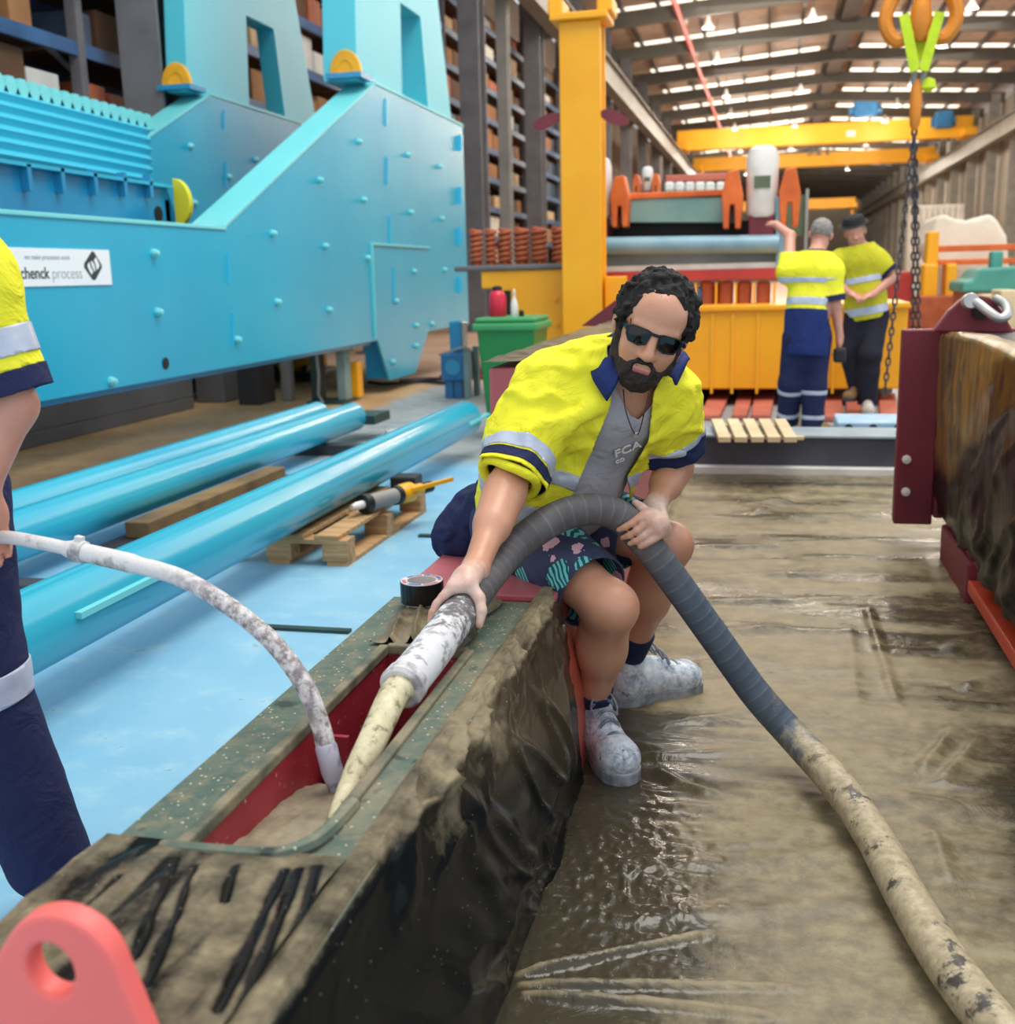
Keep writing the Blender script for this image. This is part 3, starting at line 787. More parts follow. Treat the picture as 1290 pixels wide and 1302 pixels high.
for nm, X in (('near_side_plate', XN), ('far_side_plate', XF)):
    MB().prism(PRO, 'x', X-TH, X).build(nm, M['teal'], tm, bevel=.006)
    mb = MB(); w = .275
    def strip(p, q, mb=mb, X=X):
        mb.bar((X-w/2-.005, p[0], p[1]+.012), (X-w/2-.005, q[0], q[1]+.012), w+.03, .028)
    strip((8.0, 1.655), (11.63, 3.25)); strip((11.6, 3.25), (15.12, 3.235)); 
    mb.box((X-.06, 3.6, 1.645), (X+.012, 8.03, 1.672))
    mb.build('flange', M['teal_light'], tm, bevel=.004)
    MB().box((X-.29, 11.7, .16), (X-.03, 12.58, .60)).build('hanging_box', M['teal_deep'], tm); MB().box((X-.29, 15.0, .6), (X-.03, 15.09, 3.2)).build('end_box', M['teal_deep'], tm)
MB().box((XF, 11.6, .62), (XN-.03, 15.0, .7)).build('under_deck', M['teal_deep'], tm)
# stringer under the near plate
MB().box((XN-.2, 3.6, .56), (XN-.06, 11.3, .62)).build('stringer', M['teal_deep'], tm)
def quad_ring(o, i, X0, X1): return MB().ring(o, i, 'x', X0, X1)
for X in (XN-.06, XF-.06):
    out = [(11.25, 3.24), (14.78, 3.24), (13.75, 6.4), (11.55, 6.4)]
    inn = [(12.72, 3.30), (13.72, 3.30), (13.55, 4.30), (12.80, 4.30)]
    quad_ring(out, inn, X-(.36 if X > -5 else .24), X).build('tower', M['teal_tower'], tm, bevel=.008)
for X in (XN-.16, XF-.16):
    lug = [(X+.17*math.cos(a), 3.29+.24*math.sin(a)) for a in np.linspace(0, PI, 15)]
    lug2 = [(X+.075*math.cos(a), 3.31+.11*math.sin(a)) for a in np.linspace(0, PI, 15)]
    MB().ring(lug, lug2, 'y', 11.2, 11.26).build('lifting_lug', M['yellow_lug'], tm, bevel=.008)
    MB().prism(lug2, 'y', 11.21, 11.25).build('lug_infill', M['crane_yellow'], tm)
    MB().box((X-.19, 11.14, 3.25), (X+.19, 11.5, 3.3)).build('lug_pad', M['teal_deep'], tm)
# bolts, weld seams and the access-hole on the near plate
BO = [(194, 322), (199, 397), (405, 229), (345, 297), (412, 313), (351, 384), (417, 394), (455, 180), (517, 197), (558, 212), (461, 254), (521, 270), (561, 278),
      (466, 328), (525, 345), (564, 343), (502, 383), (548, 412), (528, 414), (140, 485), (300, 432), (528, 440), (498, 460)]
for x, y in BO:
    p = at(x, y, X=XN); MB().lathe([(.03, 0), (.03, .02), (.02, .045), (.001, .05)], p, 8, ax=(1, 0, 0)).build('bolt', M['teal_light'], tm)
for x, y in ((241, 186), (324, 203), (246, 258), (290, 225)):
    p = at(x, y, X=XF); MB().lathe([(.035, 0), (.035, .02), (.02, .045), (.001, .05)], p, 8, ax=(1, 0, 0)).build('bolt', M['teal_light'], tm)
for x, y0, y1 in ((289, 322, 360), (295, 398, 440), (489, 125, 160), (491, 200, 235), (495, 275, 310), (500, 340, 384), (284, 140, 165), (287, 206, 238)):
    X = XF if y1 < 240 and x < 300 else XN
    p, q = at(x, y0, X=X), at(x, y1, X=X); MB().bar(p, q, .010, .028, up=(1, 0, 0)).build('weld_seam', M['weld'], tm)
for y0, y1 in ((172, 192), (238, 260), (290, 312), (352, 372)):
    p, q = at(582, y0, X=XN), at(582, y1, X=XN); MB().bar(p, q, .012, .1, up=(1, 0, 0)).build('edge_slot', M['weld'], tm)
p, q, r_, s_ = at(471, 310, X=XN), at(545, 315, X=XN), at(476, 430, X=XN), at(545, 420, X=XN)
mb = MB().bar(p, q, .02, .04, up=(1, 0, 0)).bar(p, r_, .02, .05, up=(1, 0, 0)); mb.build('patch_edge', M['teal_light'], tm)
p = at(210, 462, X=XN); MB().lathe([(.001, 0), (.04, 0), (.04, .008), (.001, .008)], p, 14, ax=(1, 0, 0)).build('plug_hole', M['black_gap'], tm)
# feed deck between the plates: ribbed panel and trough
p0, p1 = at(0, 205, X=-5.3), at(190, 236, X=-5.3); q0, q1 = at(0, 112, X=-5.55), at(186, 160, X=-5.55)
d0 = p0-(p1-p0)*.7; e0 = q0-(q1-q0)*.7
nr = 6; mb = MB()
for k in range(nr):
    a, b = k/nr, (k+1)/nr
    A0, A1 = d0+(e0-d0)*a, p1+(q1-p1)*a; B0, B1 = d0+(e0-d0)*b, p1+(q1-p1)*b
    o_ = np.array([.05, 0, .0]); M0, M1 = (A0+B0)/2+o_, (A1+B1)/2+o_; bk = np.array([-.05, 0, 0])
    mb.add([A0, A1, M1, M0, B1, B0, A0+bk, A1+bk, B1+bk, B0+bk], [(0, 1, 2, 3), (3, 2, 4, 5), (0, 6, 7, 1), (5, 4, 8, 9), (6, 9, 8, 7), (1, 7, 8, 4, 2), (0, 3, 5, 9, 6)])
fix_normals(mb.build('ribbed_deck', M['teal_deck'], tm))
mb = MB()
for k in range(26):
    f = k/25; c = e0+(q1-e0)*f; mb.prism([(c[1]-.10, c[2]-.03), (c[1]+.10, c[2]-.03), (c[1]+.03, c[2]+.10), (c[1]-.03, c[2]+.10)], 'x', c[0]-.05, c[0]+.03)
mb.build('deck_teeth', M['teal_light'], tm)
XT = -4.75
u0, u1, u2 = at(0, 206, X=XT), at(212, 238, X=XT), at(230, 292, X=XT)
Y0 = u0[1]-2.2; z0 = u0[2]-(u1[2]-u0[2])*2.2/(u1[1]-u0[1])
MB().prism([(Y0, .75), (u2[1]+.25, .75), (u2[1], u2[2]), (u1[1], u1[2]), (Y0, z0)], 'x', XT-.04, XT).build('feed_trough', M['teal_deep'], tm, bevel=.006)
mb = MB()
mb.bar((XT-.02, Y0, z0), (XT-.02, u1[1], u1[2]), .16, .025); mb.build('trough_rim', M['teal'], tm)
for x in (27, 70, 112, 150, 183):
    p = at(x, 213+x*.08, X=XT); MB().prism([(p[1]-.02, p[2]-.14), (p[1]+.02, p[2]-.14), (p[1]+.02, p[2]+.03), (p[1]-.02, p[2]+.03)], 'x', XT, XT+.06).build('gusset', M['teal_deep'], tm)
MB().box((XF+.05, u1[1]-.05, .75), (XT, u1[1]+.02, u1[2]-.1)).build('trough_end', M['teal_deep'], tm)
p = at(222, 258, X=XT+.05)
lg = [(p[0]+.005+.14*math.sin(a), p[2]+.19*math.cos(a)) for a in np.linspace(0, PI, 12)]
MB().prism(lg, 'y', p[1]-.02, p[1]+.04).build('lifting_lug', paint('lime_lug', 'd8d22a', .5), tm, bevel=.006)
p = at(201, 272, X=XT); MB().lathe([(.001, 0), (.06, 0), (.06, .008), (.001, .008)], p, 14, ax=(1, 0, 0)).build('plug_hole', M['black_gap'], tm)
# name plate with lettering and emblem
a, b = at(137, 318, X=XN), at(137, 362, X=XN)
sg = MB().box((XN, a[1]-1.72, b[2]), (XN+.008, a[1], a[2])).build('name_plate', M['decal_white'], tm)
R4 = lambda p: Matrix(((0, 0, 1, p[0]), (1, 0, 0, p[1]), (0, 1, 0, p[2]), (0, 0, 0, 1)))
xe = XN+.0085
p = at(21, 354.5, X=xe); text_obj('lettering', 'schenck', .092, R4(p), M['ink'], sg, .0015)
p = at(66.5, 354.5, X=xe); text_obj('lettering', 'process', .096, R4(p), M['ink_pale'], sg, -.001)
p = at(31, 329.5, X=xe); text_obj('lettering', 'we make processes work', .041, R4(p), M['ink_pale'], sg)
def LP(pts, x): return [(at(u, v, X=x)[1], at(u, v, X=x)[2]) for u, v in pts]
MB().prism(LP([(116.5, 319.5), (119, 320), (129, 337), (129, 341), (121, 356), (118, 356), (107, 340), (107, 335)], xe), 'x', xe, xe+.002).build('emblem', M['ink'], sg)
for pts in ([(121.5, 327), (126, 337), (125, 341), (122.5, 343), (121, 336), (119, 331)], [(113, 333), (114.8, 340), (118, 345), (116, 349.5), (112, 342), (110.5, 337.5)], [(116, 331.5), (119.2, 336), (121, 344.5), (119.8, 345), (116.8, 339.5), (115, 333)]):
    MB().prism(LP(pts, xe), 'x', xe+.002, xe+.003).build('emblem_cut', M['decal_white'], sg)

# ------------------------------------------------------------------ stands and blocks under the machine
def stand(loc, label, w, h, m1, m2, cat='stand'):
    x, y = loc; t = thing('support_stand', (x, y, 0), label, cat)
    MB().box((x-w/2, y-w/2, 0), (x+w/2, y+w/2, .03)).build('base_plate', m1, t)
    for sx in (-1, 1): MB().box((x+sx*w*.36-.05, y-.08, .03), (x+sx*w*.36+.05, y+.08, h-.03)).build('leg', m1 if sx < 0 else m2, t, bevel=.01)
    MB().box((x-w/2, y-w*.4, h-.03), (x+w/2, y+w*.4, h)).build('head_plate', m2, t)
    return t
M['stand_dark'] = paint('stand_dark', '23443f', .5, '1a3430', 6); M['stand_grey'] = paint('stand_greygreen', '7f9a98', .5, '6c8584', 6)
s_ = stand((-4.42, 10.75), 'dark green and grey twin-leg stand under the teal machine edge', .40, .555, M['stand_dark'], M['stand_grey'])
MB().tube([(-4.5, 10.6, .5), (-4.47, 10.55, .3), (-4.5, 10.58, .1), (-4.42, 10.5, .03)], .015, 6).build('chain_tail', M['pale_steel'], s_, smooth=True)
MB().box((-4.30, 10.95, .03), (-4.2, 11.1, .4)).build('yellow_post', M['yellow'], s_, bevel=.01)
for i, (x0, x1, y0, y1, h) in enumerate(((-5.95, -5.62, 10.7, 11.3, .615), (-5.36, -5.12, 10.5, 10.9, .615), (-5.06, -4.94, 10.9, 11.0, .615))):
    o = MB().box((x0, y0, 0), (x1, y1, h)).build('steel_block', [M['grey_steel'], M['dark_steel'], M['pale_steel']][i], None, bevel=.015)
    tag(o, ['wide grey steel block carrying the far side of the teal machine', 'dark narrow steel block beside the wide grey block under the machine', 'thin pale steel prop right of the dark block under the machine'][i], 'block')
o = MB().box((-6.6, 4.2, .12), (-5.7, 10.2, .42)).box((-6.6, 4.2, 0), (-6.4, 10.2, .12)).box((-5.9, 4.2, 0), (-5.7, 10.2, .12)).build('steel_beam', M['grey_steel'], None, bevel=.01)
tag(o, 'long grey steel beam lying in the shade under the teal machine', 'beam')
fj = thing('pallet_jack', (-5.9, 13.2, 0), 'yellow-brown wheeled motor unit on the brown floor under the machine', 'truck')
MB().box((-6.2, 13.1, .12), (-5.65, 13.7, .5)).build('body', M['crane_yellow'], fj, bevel=.06)
MB().box((-6.3, 13.0, .04), (-5.55, 13.8, .13)).build('skid', M['black'], fj, bevel=.02)
for x in (-6.15, -5.7): MB().cyl((x-.04, 13.08, .1), (x+.04, 13.08, .1), .1, 14).build('wheel', M['black'], fj, smooth=True)
bj = thing('jack_stand', (-3.18, 11.3, 0), 'blue steel jack stand at the right end of the teal machine', 'stand')
x0, x1 = -3.34, -3.02
MB().box((x0, 11.1, .18), (x1-.05, 11.5, .48)).build('body', M['blue_paint'], bj, bevel=.03)
MB().box((x0+.08, 11.2, .48), (x1-.1, 11.42, .80)).build('ram', M['teal_deep'], bj, bevel=.02)
for xx in (x0+.03, (x0+x1)/2-.03): MB().box((xx, 11.14, 0), (xx+.09, 11.24, .2)).build('leg', M['blue_paint'], bj, bevel=.01)
for yy in (11.08, 11.44): MB().box((x1-.06, yy, 0), (x1, yy+.08, .52)).build('side_leg', M['stand_grey'], bj)
MB().tube(spline([(x0, 11.06, .46), (-3.2, 11.02, .50), (x1, 11.06, .52), (x1+.02, 11.1, .2)], 6), .012, 6).build('handle', M['pale_steel'], bj, smooth=True)
MB().lathe([(.07, -.004), (.085, -.004), (.085, .012), (.07, .012)], (-3.2, 11.095, .33), 16, ax=(0, -1, 0)).build('plate_ring', M['teal_deep'], bj)
o = MB().box((-4.0, 13.2, 0), (-3.25, 14.0, .06)).box((-3.8, 13.3, .06), (-3.3, 13.9, .14)).build('steel_grate', M['maroon'], None, bevel=.02)
tag(o, 'dark maroon steel plate on the floor behind the blue jack stand', 'plate')
o = MB().tube(spline([(-4.7, 12.6, .03), (-4.4, 12.4, .03), (-4.05, 12.7, .03), (-3.7, 12.5, .03), (-3.6, 12.9, .03), (-4.1, 13.0, .03), (-4.35, 12.75, .03)], 8), .022, 7).build('cable', M['black'], None, smooth=True)
tag(o, 'black cable coiled on the floor between the machine tab and jack stand', 'cable')

# ------------------------------------------------------------------ teal tubes
def pipe(X, z, r, y0, y1, label, slot=True):
    t = thing('steel_tube', (X, (y0+y1)/2, z-r), label, 'tube', 'turquoise tubes on the blue floor')
    MB().lathe([(r-.012, 0), (r, .012), (r, y1-y0-.012), (r-.012, y1-y0)], (X, y0, z), 40, ax=(0, 1, 0), caps=False).build('tube_wall', M['teal_pipe'], t, smooth=True)
    for y in (y0+.015, y1-.03): MB().lathe([(.001, 0), (r-.011, 0), (r-.011, .012), (.001, .012)], (X, y, z), 40, ax=(0, 1, 0)).build('end_disc', M['teal_pipe'], t)
    return t
p1 = pipe(-2.1, .262, .122, 2.3, 7.55, 'thick turquoise steel tube nearest to the seated man, resting on a pallet')
MB().box((-1.99, 2.75, .285), (-1.962, 3.28, .305)).build('key_strip', M['teal_light'], p1)
MB().box((-2.0, 7.2, .255), (-1.965, 7.75, .275)).build('key_strip', M['teal_light'], p1)
p2 = pipe(-3.18, .192, .111, 2.9, 8.15, 'turquoise steel tube lying in front of its twin by the brown floor')
MB().box((-3.3, 8.13, .13), (-3.0, 8.5, .2)).build('end_bracket', M['stand_dark'], p2)
p3 = pipe(-3.5, .192, .111, 2.9, 8.2, 'rearmost turquoise steel tube, half hidden by the tube before it')
for x, y, l in ((-3.0, 8.25, 'crumpled scrap of clear plastic at the end of the front turquoise tube'),):
    V, F = grid(lambda u, v: np.stack([x+.12*u, y+.2*v, .02+.07*fbm(np.stack([u*5, v*5, u*0], -1), 3)*(1-(u-.5)**2*3)], -1), np.linspace(0, 1, 14), np.linspace(0, 1, 14))
    o = mesh_obj('plastic_scrap', V, F, M['wrap_white']); thicken(o, .004); tag(o, l, 'scrap')
# timber under the tubes
o = MB().box((-3.06, 4.7, .03), (-2.93, 6.3, .115)).build('timber_baulk', paint('old_timber', '8f7446', .8, '5e4c38', 3, bump=.3), None, bevel=.008)
tag(o, 'weathered brown timber baulk lying between the turquoise tubes', 'timber')
o = MB().box((-3.12, 4.5, 0), (-2.55, 6.5, .03)).build('timber_mat', M['dark_steel'], None, bevel=.005)
tag(o, 'flat dark board under the timber baulk between the tubes', 'board')
for yy, l in ((3.7, 'black timber bearer under the rear turquoise tubes near the standing worker'), (7.4, 'black timber bearer under the far ends of the rear turquoise tubes')):
    o = MB().box((-3.8, yy, 0), (-2.75, yy+.12, .08)).build('bearer', M['dark_steel'], None, bevel=.006); tag(o, l, 'timber')
o = MB().box((-2.35, 2.36, 0), (-1.98, 2.5, .138)).build('bearer', M['timber'], None, bevel=.006); tag(o, 'timber bearer under the near end of the thick turquoise tube', 'timber')
# pallet
px0, px1, py0, py1 = -2.46, -1.80, 4.45, 5.62
pt = thing('wooden_pallet', ((px0+px1)/2, py0, 0), 'wooden pallet under the thick turquoise tube on the blue floor', 'pallet')
for k in range(4):
    a = px0+(px1-px0)*k/4+.01; MB().box((a, py0, .118), (a+(px1-px0)/4-.05, py1, .138)).build('top_board', M['pallet_wood'], pt, bevel=.003)
for y in (py0, (py0+py1)/2-.05, py1-.1):
    MB().box((px0, y, .098), (px1, y+.1, .118)).build('cross_board', M['pallet_wood'], pt)
    for x in (px0, (px0+px1)/2-.06, px1-.12): MB().box((x, y, .02), (x+.12, y+.1, .098)).build('block', M['pallet_wood'], pt, bevel=.003)
for x in (px0, (px0+px1)/2-.05, px1-.1): MB().box((x, py0, 0), (x+.1, py1, .02)).build('bottom_board', M['pallet_wood'], pt)
# grease gun style tool on the pallet
a, b = at(447, 645, Z=.19), at(548, 618, Z=.19)
tl = thing('hydraulic_tool', (a+b)/2, 'silver and yellow hydraulic cylinder tool lying on the wooden pallet', 'tool')
d = b-a
MB().lathe([(.012, 0), (.02, .04), (.02, .12)], a, 14, ax=d).build('nozzle', M['white_paint'], tl, smooth=True)
L = np.linalg.norm(d)
MB().lathe([(.047, 0), (.047, .04)], a+d*.13, 18, ax=d).build('collar', M['black'], tl, smooth=True)
MB().lathe([(.04, 0), (.04, L*.36)], a+d*.16, 18, ax=d).build('barrel', M['pale_steel'], tl, smooth=True)
MB().lathe([(.048, 0), (.048, .03)], a+d*.52, 18, ax=d).build('collar', M['black'], tl, smooth=True)
MB().lathe([(.035, 0), (.05, .03), (.05, L*.16), (.03, L*.22), (.03, L*.3)], a+d*.56, 18, ax=d).build('body', M['yellow'], tl, smooth=True)
MB().lathe([(.02, 0), (.03, .02), (.03, L*.12)], a+d*.87, 14, ax=d).build('coupling', M['black'], tl, smooth=True)
MB().bar(a+d*.62+np.array([.05, 0, .02]), a+d*1.05+np.array([.09, .02, .03]), .02, .02).build('lever', M['yellow'], tl)
q = at(547, 640, Z=.15)
o = MB().box((px1-.16, py1-.12, .139), (px1-.02, py1+.02, .21)).build('black_bracket', M['black'], None, bevel=.008); tag(o, 'small black bracket on the far corner of the wooden pallet', 'bracket')
for (x0, x1, y), l in (((-1.80, -1.45, 3.55), 'thin dark steel strip on the blue floor beside the small hose'), ((-1.66, -1.5, 5.03), 'short dark steel strip on the blue floor behind the seated man')):
    o = MB().box((x0, y, 0), (x1, y+.035, .012)).build('flat_bar', M['stand_dark'], None); tag(o, l, 'strip')
# ================================================================== steel mould, plastic sheeting, hoses
def grit():
    t = NT('gritty_green'); n = t.noise(5, 6, .7); n2 = t.noise(26, 5, .7); v = t.vor(70); v2 = t.vor(150)
    c = t.mix(t.step(n, .32, .62), lin('3d554c'), lin('65705f'))
    c = t.mix(t.step(n2, .48, .68), c, lin('7d745c'))
    c = t.mix(t.step(t.noise(2.2, 5, .65), .52, .68), c, lin('8f8468'))
    c = t.mix(t.ramp(v, [(.0, (1,)*4), (.16, (0, 0, 0, 1))], 'CONSTANT'), c, lin('b9b49c'))
    c = t.mix(t.step(t.noise(14, 3), .62, .7), c, lin('26352f'))
    return t.done(c, .55, 0, t.bump(n2, .35, .006))
M['grit'] = grit()
def redwall():
    t = NT('red_primer'); n = t.noise(7, 6, .7); n2 = t.noise(55, 4, .7); x, y, z = t.xyz()
    c = t.mix(t.step(n, .35, .7), lin('8f1f2b'), lin('a83240'))
    d = t.math('MULTIPLY_ADD', y, -2.6, -2.75)
    c = t.mix(t.math('MULTIPLY', t.step(t.math('ADD', t.math('MULTIPLY', n, .6), t.math('MULTIPLY', d, .4)), .46, .62), .75), c, lin('9c8478'))
    c = t.mix(t.step(n2, .64, .7), c, lin('c9a0a0'))
    return t.done(c, .5, 0, t.bump(n2, .2, .003))
M['redwall'] = redwall()
M['salmon_coat'] = paint('salmon_coat', 'c8604c', .4, 'b85646', 5, bump=.06)
M['pink_coat'] = paint('pink_coat', 'b8636a', .42, 'a4545c', 3)
M['coral'] = paint('coral_paint', 'f0716a', .45, 'e8655f', 3, bump=.05)
def grout():
    t = NT('wet_grout'); n = t.noise(12, 6, .7)
    return t.done(t.ramp(n, [(.3, lin('6f6553')), (.6, lin('978b72')), (.8, lin('aea38a'))]), .55, 0, t.bump(n, .5, .012))
M['grout'] = grout()
def polythene(name, tone=0):
    t = NT(name); n = t.noise(3.2, 6, .65); n2 = t.noise(16, 5, .7); n3 = t.noise(90, 3, .7); d = t.attr('dust')
    dark = t.mix(t.math('MULTIPLY', t.attr('brown'), t.math('MULTIPLY_ADD', n, .8, .5)), lin('141617'), lin('453b2e')) if tone == 0 else t.mix(n, lin('3a352a'), lin('4d4636'))
    dust = t.mix(t.step(n2, .3, .72), lin('746a56'), lin('978a6e')) if tone == 0 else t.mix(t.step(n2, .3, .72), lin('786c51'), lin('978a6b'))
    f = t.step(t.math('ADD', d, t.math('MULTIPLY_ADD', n2, .9, -.45)), .25, .85)
    c = t.mix(f, dark, dust)
    sp = t.ramp(t.vor(60), [(0, (1,)*4), (.065, (0, 0, 0, 1))], 'CONSTANT')
    c = t.mix(t.math('MULTIPLY', sp, .55), c, lin('b5ad98'))
    r = t.mix(f, (.17,)*3+(1,), (.5,)*3+(1,))
    h = t.math('ADD', t.noise(7, 5, .6, t.map((1, 1, 1)), 1.2), t.math('MULTIPLY', n3, .06))
    return t.done(c, r, 0, t.bump(h, .07 if tone == 0 else .25, .02), .5, IOR=1.17 if tone == 0 else 1.4)
M['wrap'] = polythene('black_polythene'); M['sheet'] = polythene('floor_polythene', 1)

fr = thing('steel_mould', (-.67, 2.5, 0), 'long steel mould with a red-walled slot and raised end block, under the seated man', 'mould')
HX0, HX1, HY0, HY1, ZT = -.757, -.585, 1.225, 2.06, .5
def flat(mb, x0, y0, x1, y1, z): mb.box((x0, y0, z-.012), (x1, y1, z))
mb = MB(); flat(mb, -.865, .875, HX0, 2.42, ZT); flat(mb, HX1, .875, -.485, 2.42, ZT); flat(mb, HX0, .875, HX1, HY0, ZT); flat(mb, HX0, HY1, HX1, 2.42, ZT)
mb.build('top_plate', M['grit'], fr)
mb = MB(); mb.box((HX0-.012, HY0, .2), (HX0, HY1, ZT-.002)); mb.box((HX1, HY0, .2), (HX1+.012, HY1, ZT-.002)); mb.box((HX0, HY0-.012, .2), (HX1, HY0, ZT-.002)); mb.box((HX0, HY1, .2), (HX1, HY1+.012, ZT-.002))
mb.box((HX0, 1.7, .2), (HX0+.05, 1.71, .46))
mb.build('slot_wall', M['redwall'], fr)
M['lip_dust'] = paint('dusty_lip', '857b62', .7, '4d5548', 12, .4, .65, .3)
# raised lip round the slot and a folded near edge
mb = MB()
for p, q in (((HX0-.006, HY0), (HX0-.006, HY1)), ((HX1+.006, HY0+.05), (HX1+.006, HY1)), ((HX0, HY1+.006), (HX1, HY1+.006))):
    mb.bar((p[0], p[1], ZT-.003), (q[0], q[1], ZT-.003), .020, .022)
mb.build('slot_lip', M['lip_dust'], fr, bevel=.004)
mb = MB().tube(spline([(HX0-.03, HY0-.004, ZT), (HX0+.04, HY0-.008, ZT+.004), (HX0+.11, HY0-.004, ZT+.004), (HX1-.025, HY0+.004, ZT+.006), (HX1+.005, HY0+.05, ZT+.006), (HX1+.012, HY0+.16, ZT+.002)], 8), .012, 8)
mb.build('folded_edge', M['grit'], fr, smooth=True)
g0 = at(335, 1080, X=HX0); g1 = at(455, 945, X=HX0)
V, F = grid(lambda u, v: np.stack([HX0+u*(HX1-HX0), HY0+v*(HY1-HY0), np.interp(HY0+v*(HY1-HY0), [HY0, 1.62, 1.8, HY1], [.448, .405, .32, .22])+.018*fbm(np.stack([u*5, v*14, u*0], -1), 4)-.008], -1), np.linspace(0, 1, 30), np.linspace(0, 1, 110))
mesh_obj('grout_fill', V, F, M['grout'], fr)
cs_ = [(-.865, 0), (-.865, ZT-.012), (-.49, ZT-.012), (-.45, .3), (-.44, 0)]
mb = MB(); mb.box((-.865, .875, 0), (-.85, 2.42, ZT-.012)); mb.prism([(-.49, ZT-.012), (-.45, .3), (-.44, 0), (-.46, 0), (-.47, .3), (-.505, ZT-.012)], 'y', .875, 2.42); mb.box((-.865, .86, 0), (-.46, .875, ZT-.002))
mb.build('side_wall', M['redwall'], fr)
MB().prism(cs_, 'y', 2.42, 3.42).build('seat_beam', M['salmon_coat'], fr, bevel=.006)
MB().box((-.862, 2.46, ZT-.012), (-.478, 3.42, ZT+.004)).build('seat_plate', M['pink_coat'], fr, bevel=.004)
MB().prism([(-.87, 0), (-.87, .965), (-.5, .965), (-.5, 0)], 'y', 3.42, 6.6).build('end_block', M['pink_coat'], fr, bevel=.012)
V, F = grid(lambda u, v: np.stack([-.885+.4*u, 3.43+3.1*v, .972+.02*fbm(np.stack([u*3, v*16, u*0], -1), 4)-.05*np.clip(np.abs(u-.5)*2-.93, 0, 1)*3], -1), np.linspace(0, 1, 20), np.linspace(0, 1, 90))
fr_dust = np.full(len(V), .55)
def lug_plate(circ, r_top, foot, hole, r_hole, y, th=.035):
    """plate with a rounded head, straight flanks running down to the foot corners and a round hole"""
    pts = [(circ[0]+r_top*math.cos(w), circ[1]+r_top*math.sin(w)) for w in np.linspace(0, 2*PI, 49)[:-1]]+list(foot)
    P = sorted(set((round(p[0], 6), round(p[1], 6)) for p in pts))
    def half(P):
        h = []
        for p in P:
            while len(h) > 1 and (h[-1][0]-h[-2][0])*(p[1]-h[-2][1])-(h[-1][1]-h[-2][1])*(p[0]-h[-2][0]) <= 0: h.pop()
            h.append(p)
        return h
    hull = half(P)[:-1]+half(P[::-1])[:-1]
    angs = sorted(set([round(2*PI*i/72, 5) for i in range(72)]+[round(math.atan2(p[1]-hole[1], p[0]-hole[0]) % (2*PI), 5) for p in foot]))
    out, inn = [], []
    for w in angs:
        c, s_ = math.cos(w), math.sin(w); best = 9
        for i in range(len(hull)):
            (x0, y0), (x1, y1) = hull[i], hull[(i+1) % len(hull)]
            ex, ey = x1-x0, y1-y0; den = c*ey-s_*ex
            if abs(den) < 1e-9: continue
            t = ((x0-hole[0])*ey-(y0-hole[1])*ex)/den; u = ((x0-hole[0])*s_-(y0-hole[1])*c)/den
            if t > 0 and -1e-6 <= u <= 1+1e-6: best = min(best, t)
        out.append((hole[0]+c*best, hole[1]+s_*best)); inn.append((hole[0]+c*r_hole, hole[1]+1.12*s_*r_hole))
    return fix_normals(MB().ring(out, inn, 'y', y, y+th).build('lifting_lug', M['coral' if y < 2 else 'maroon'], fr, bevel=.006))
lug_plate((-.661, .592), .064, [(-.452, .15), (-1.06, .15)], (-.672, .594), .026, .83, .03)
lc_ = at(806, 392, Y=6.25)
lug_plate((lc_[0], lc_[2]), .10, [(lc_[0]-.30, .96), (lc_[0]+.16, .96)], (lc_[0], lc_[2]), .04, 6.25, .05)
MB().box((-.62, 6.1, .96), (-.5, 6.25, 1.06)).build('lug_gusset', M['salmon_coat'], fr, bevel=.006)

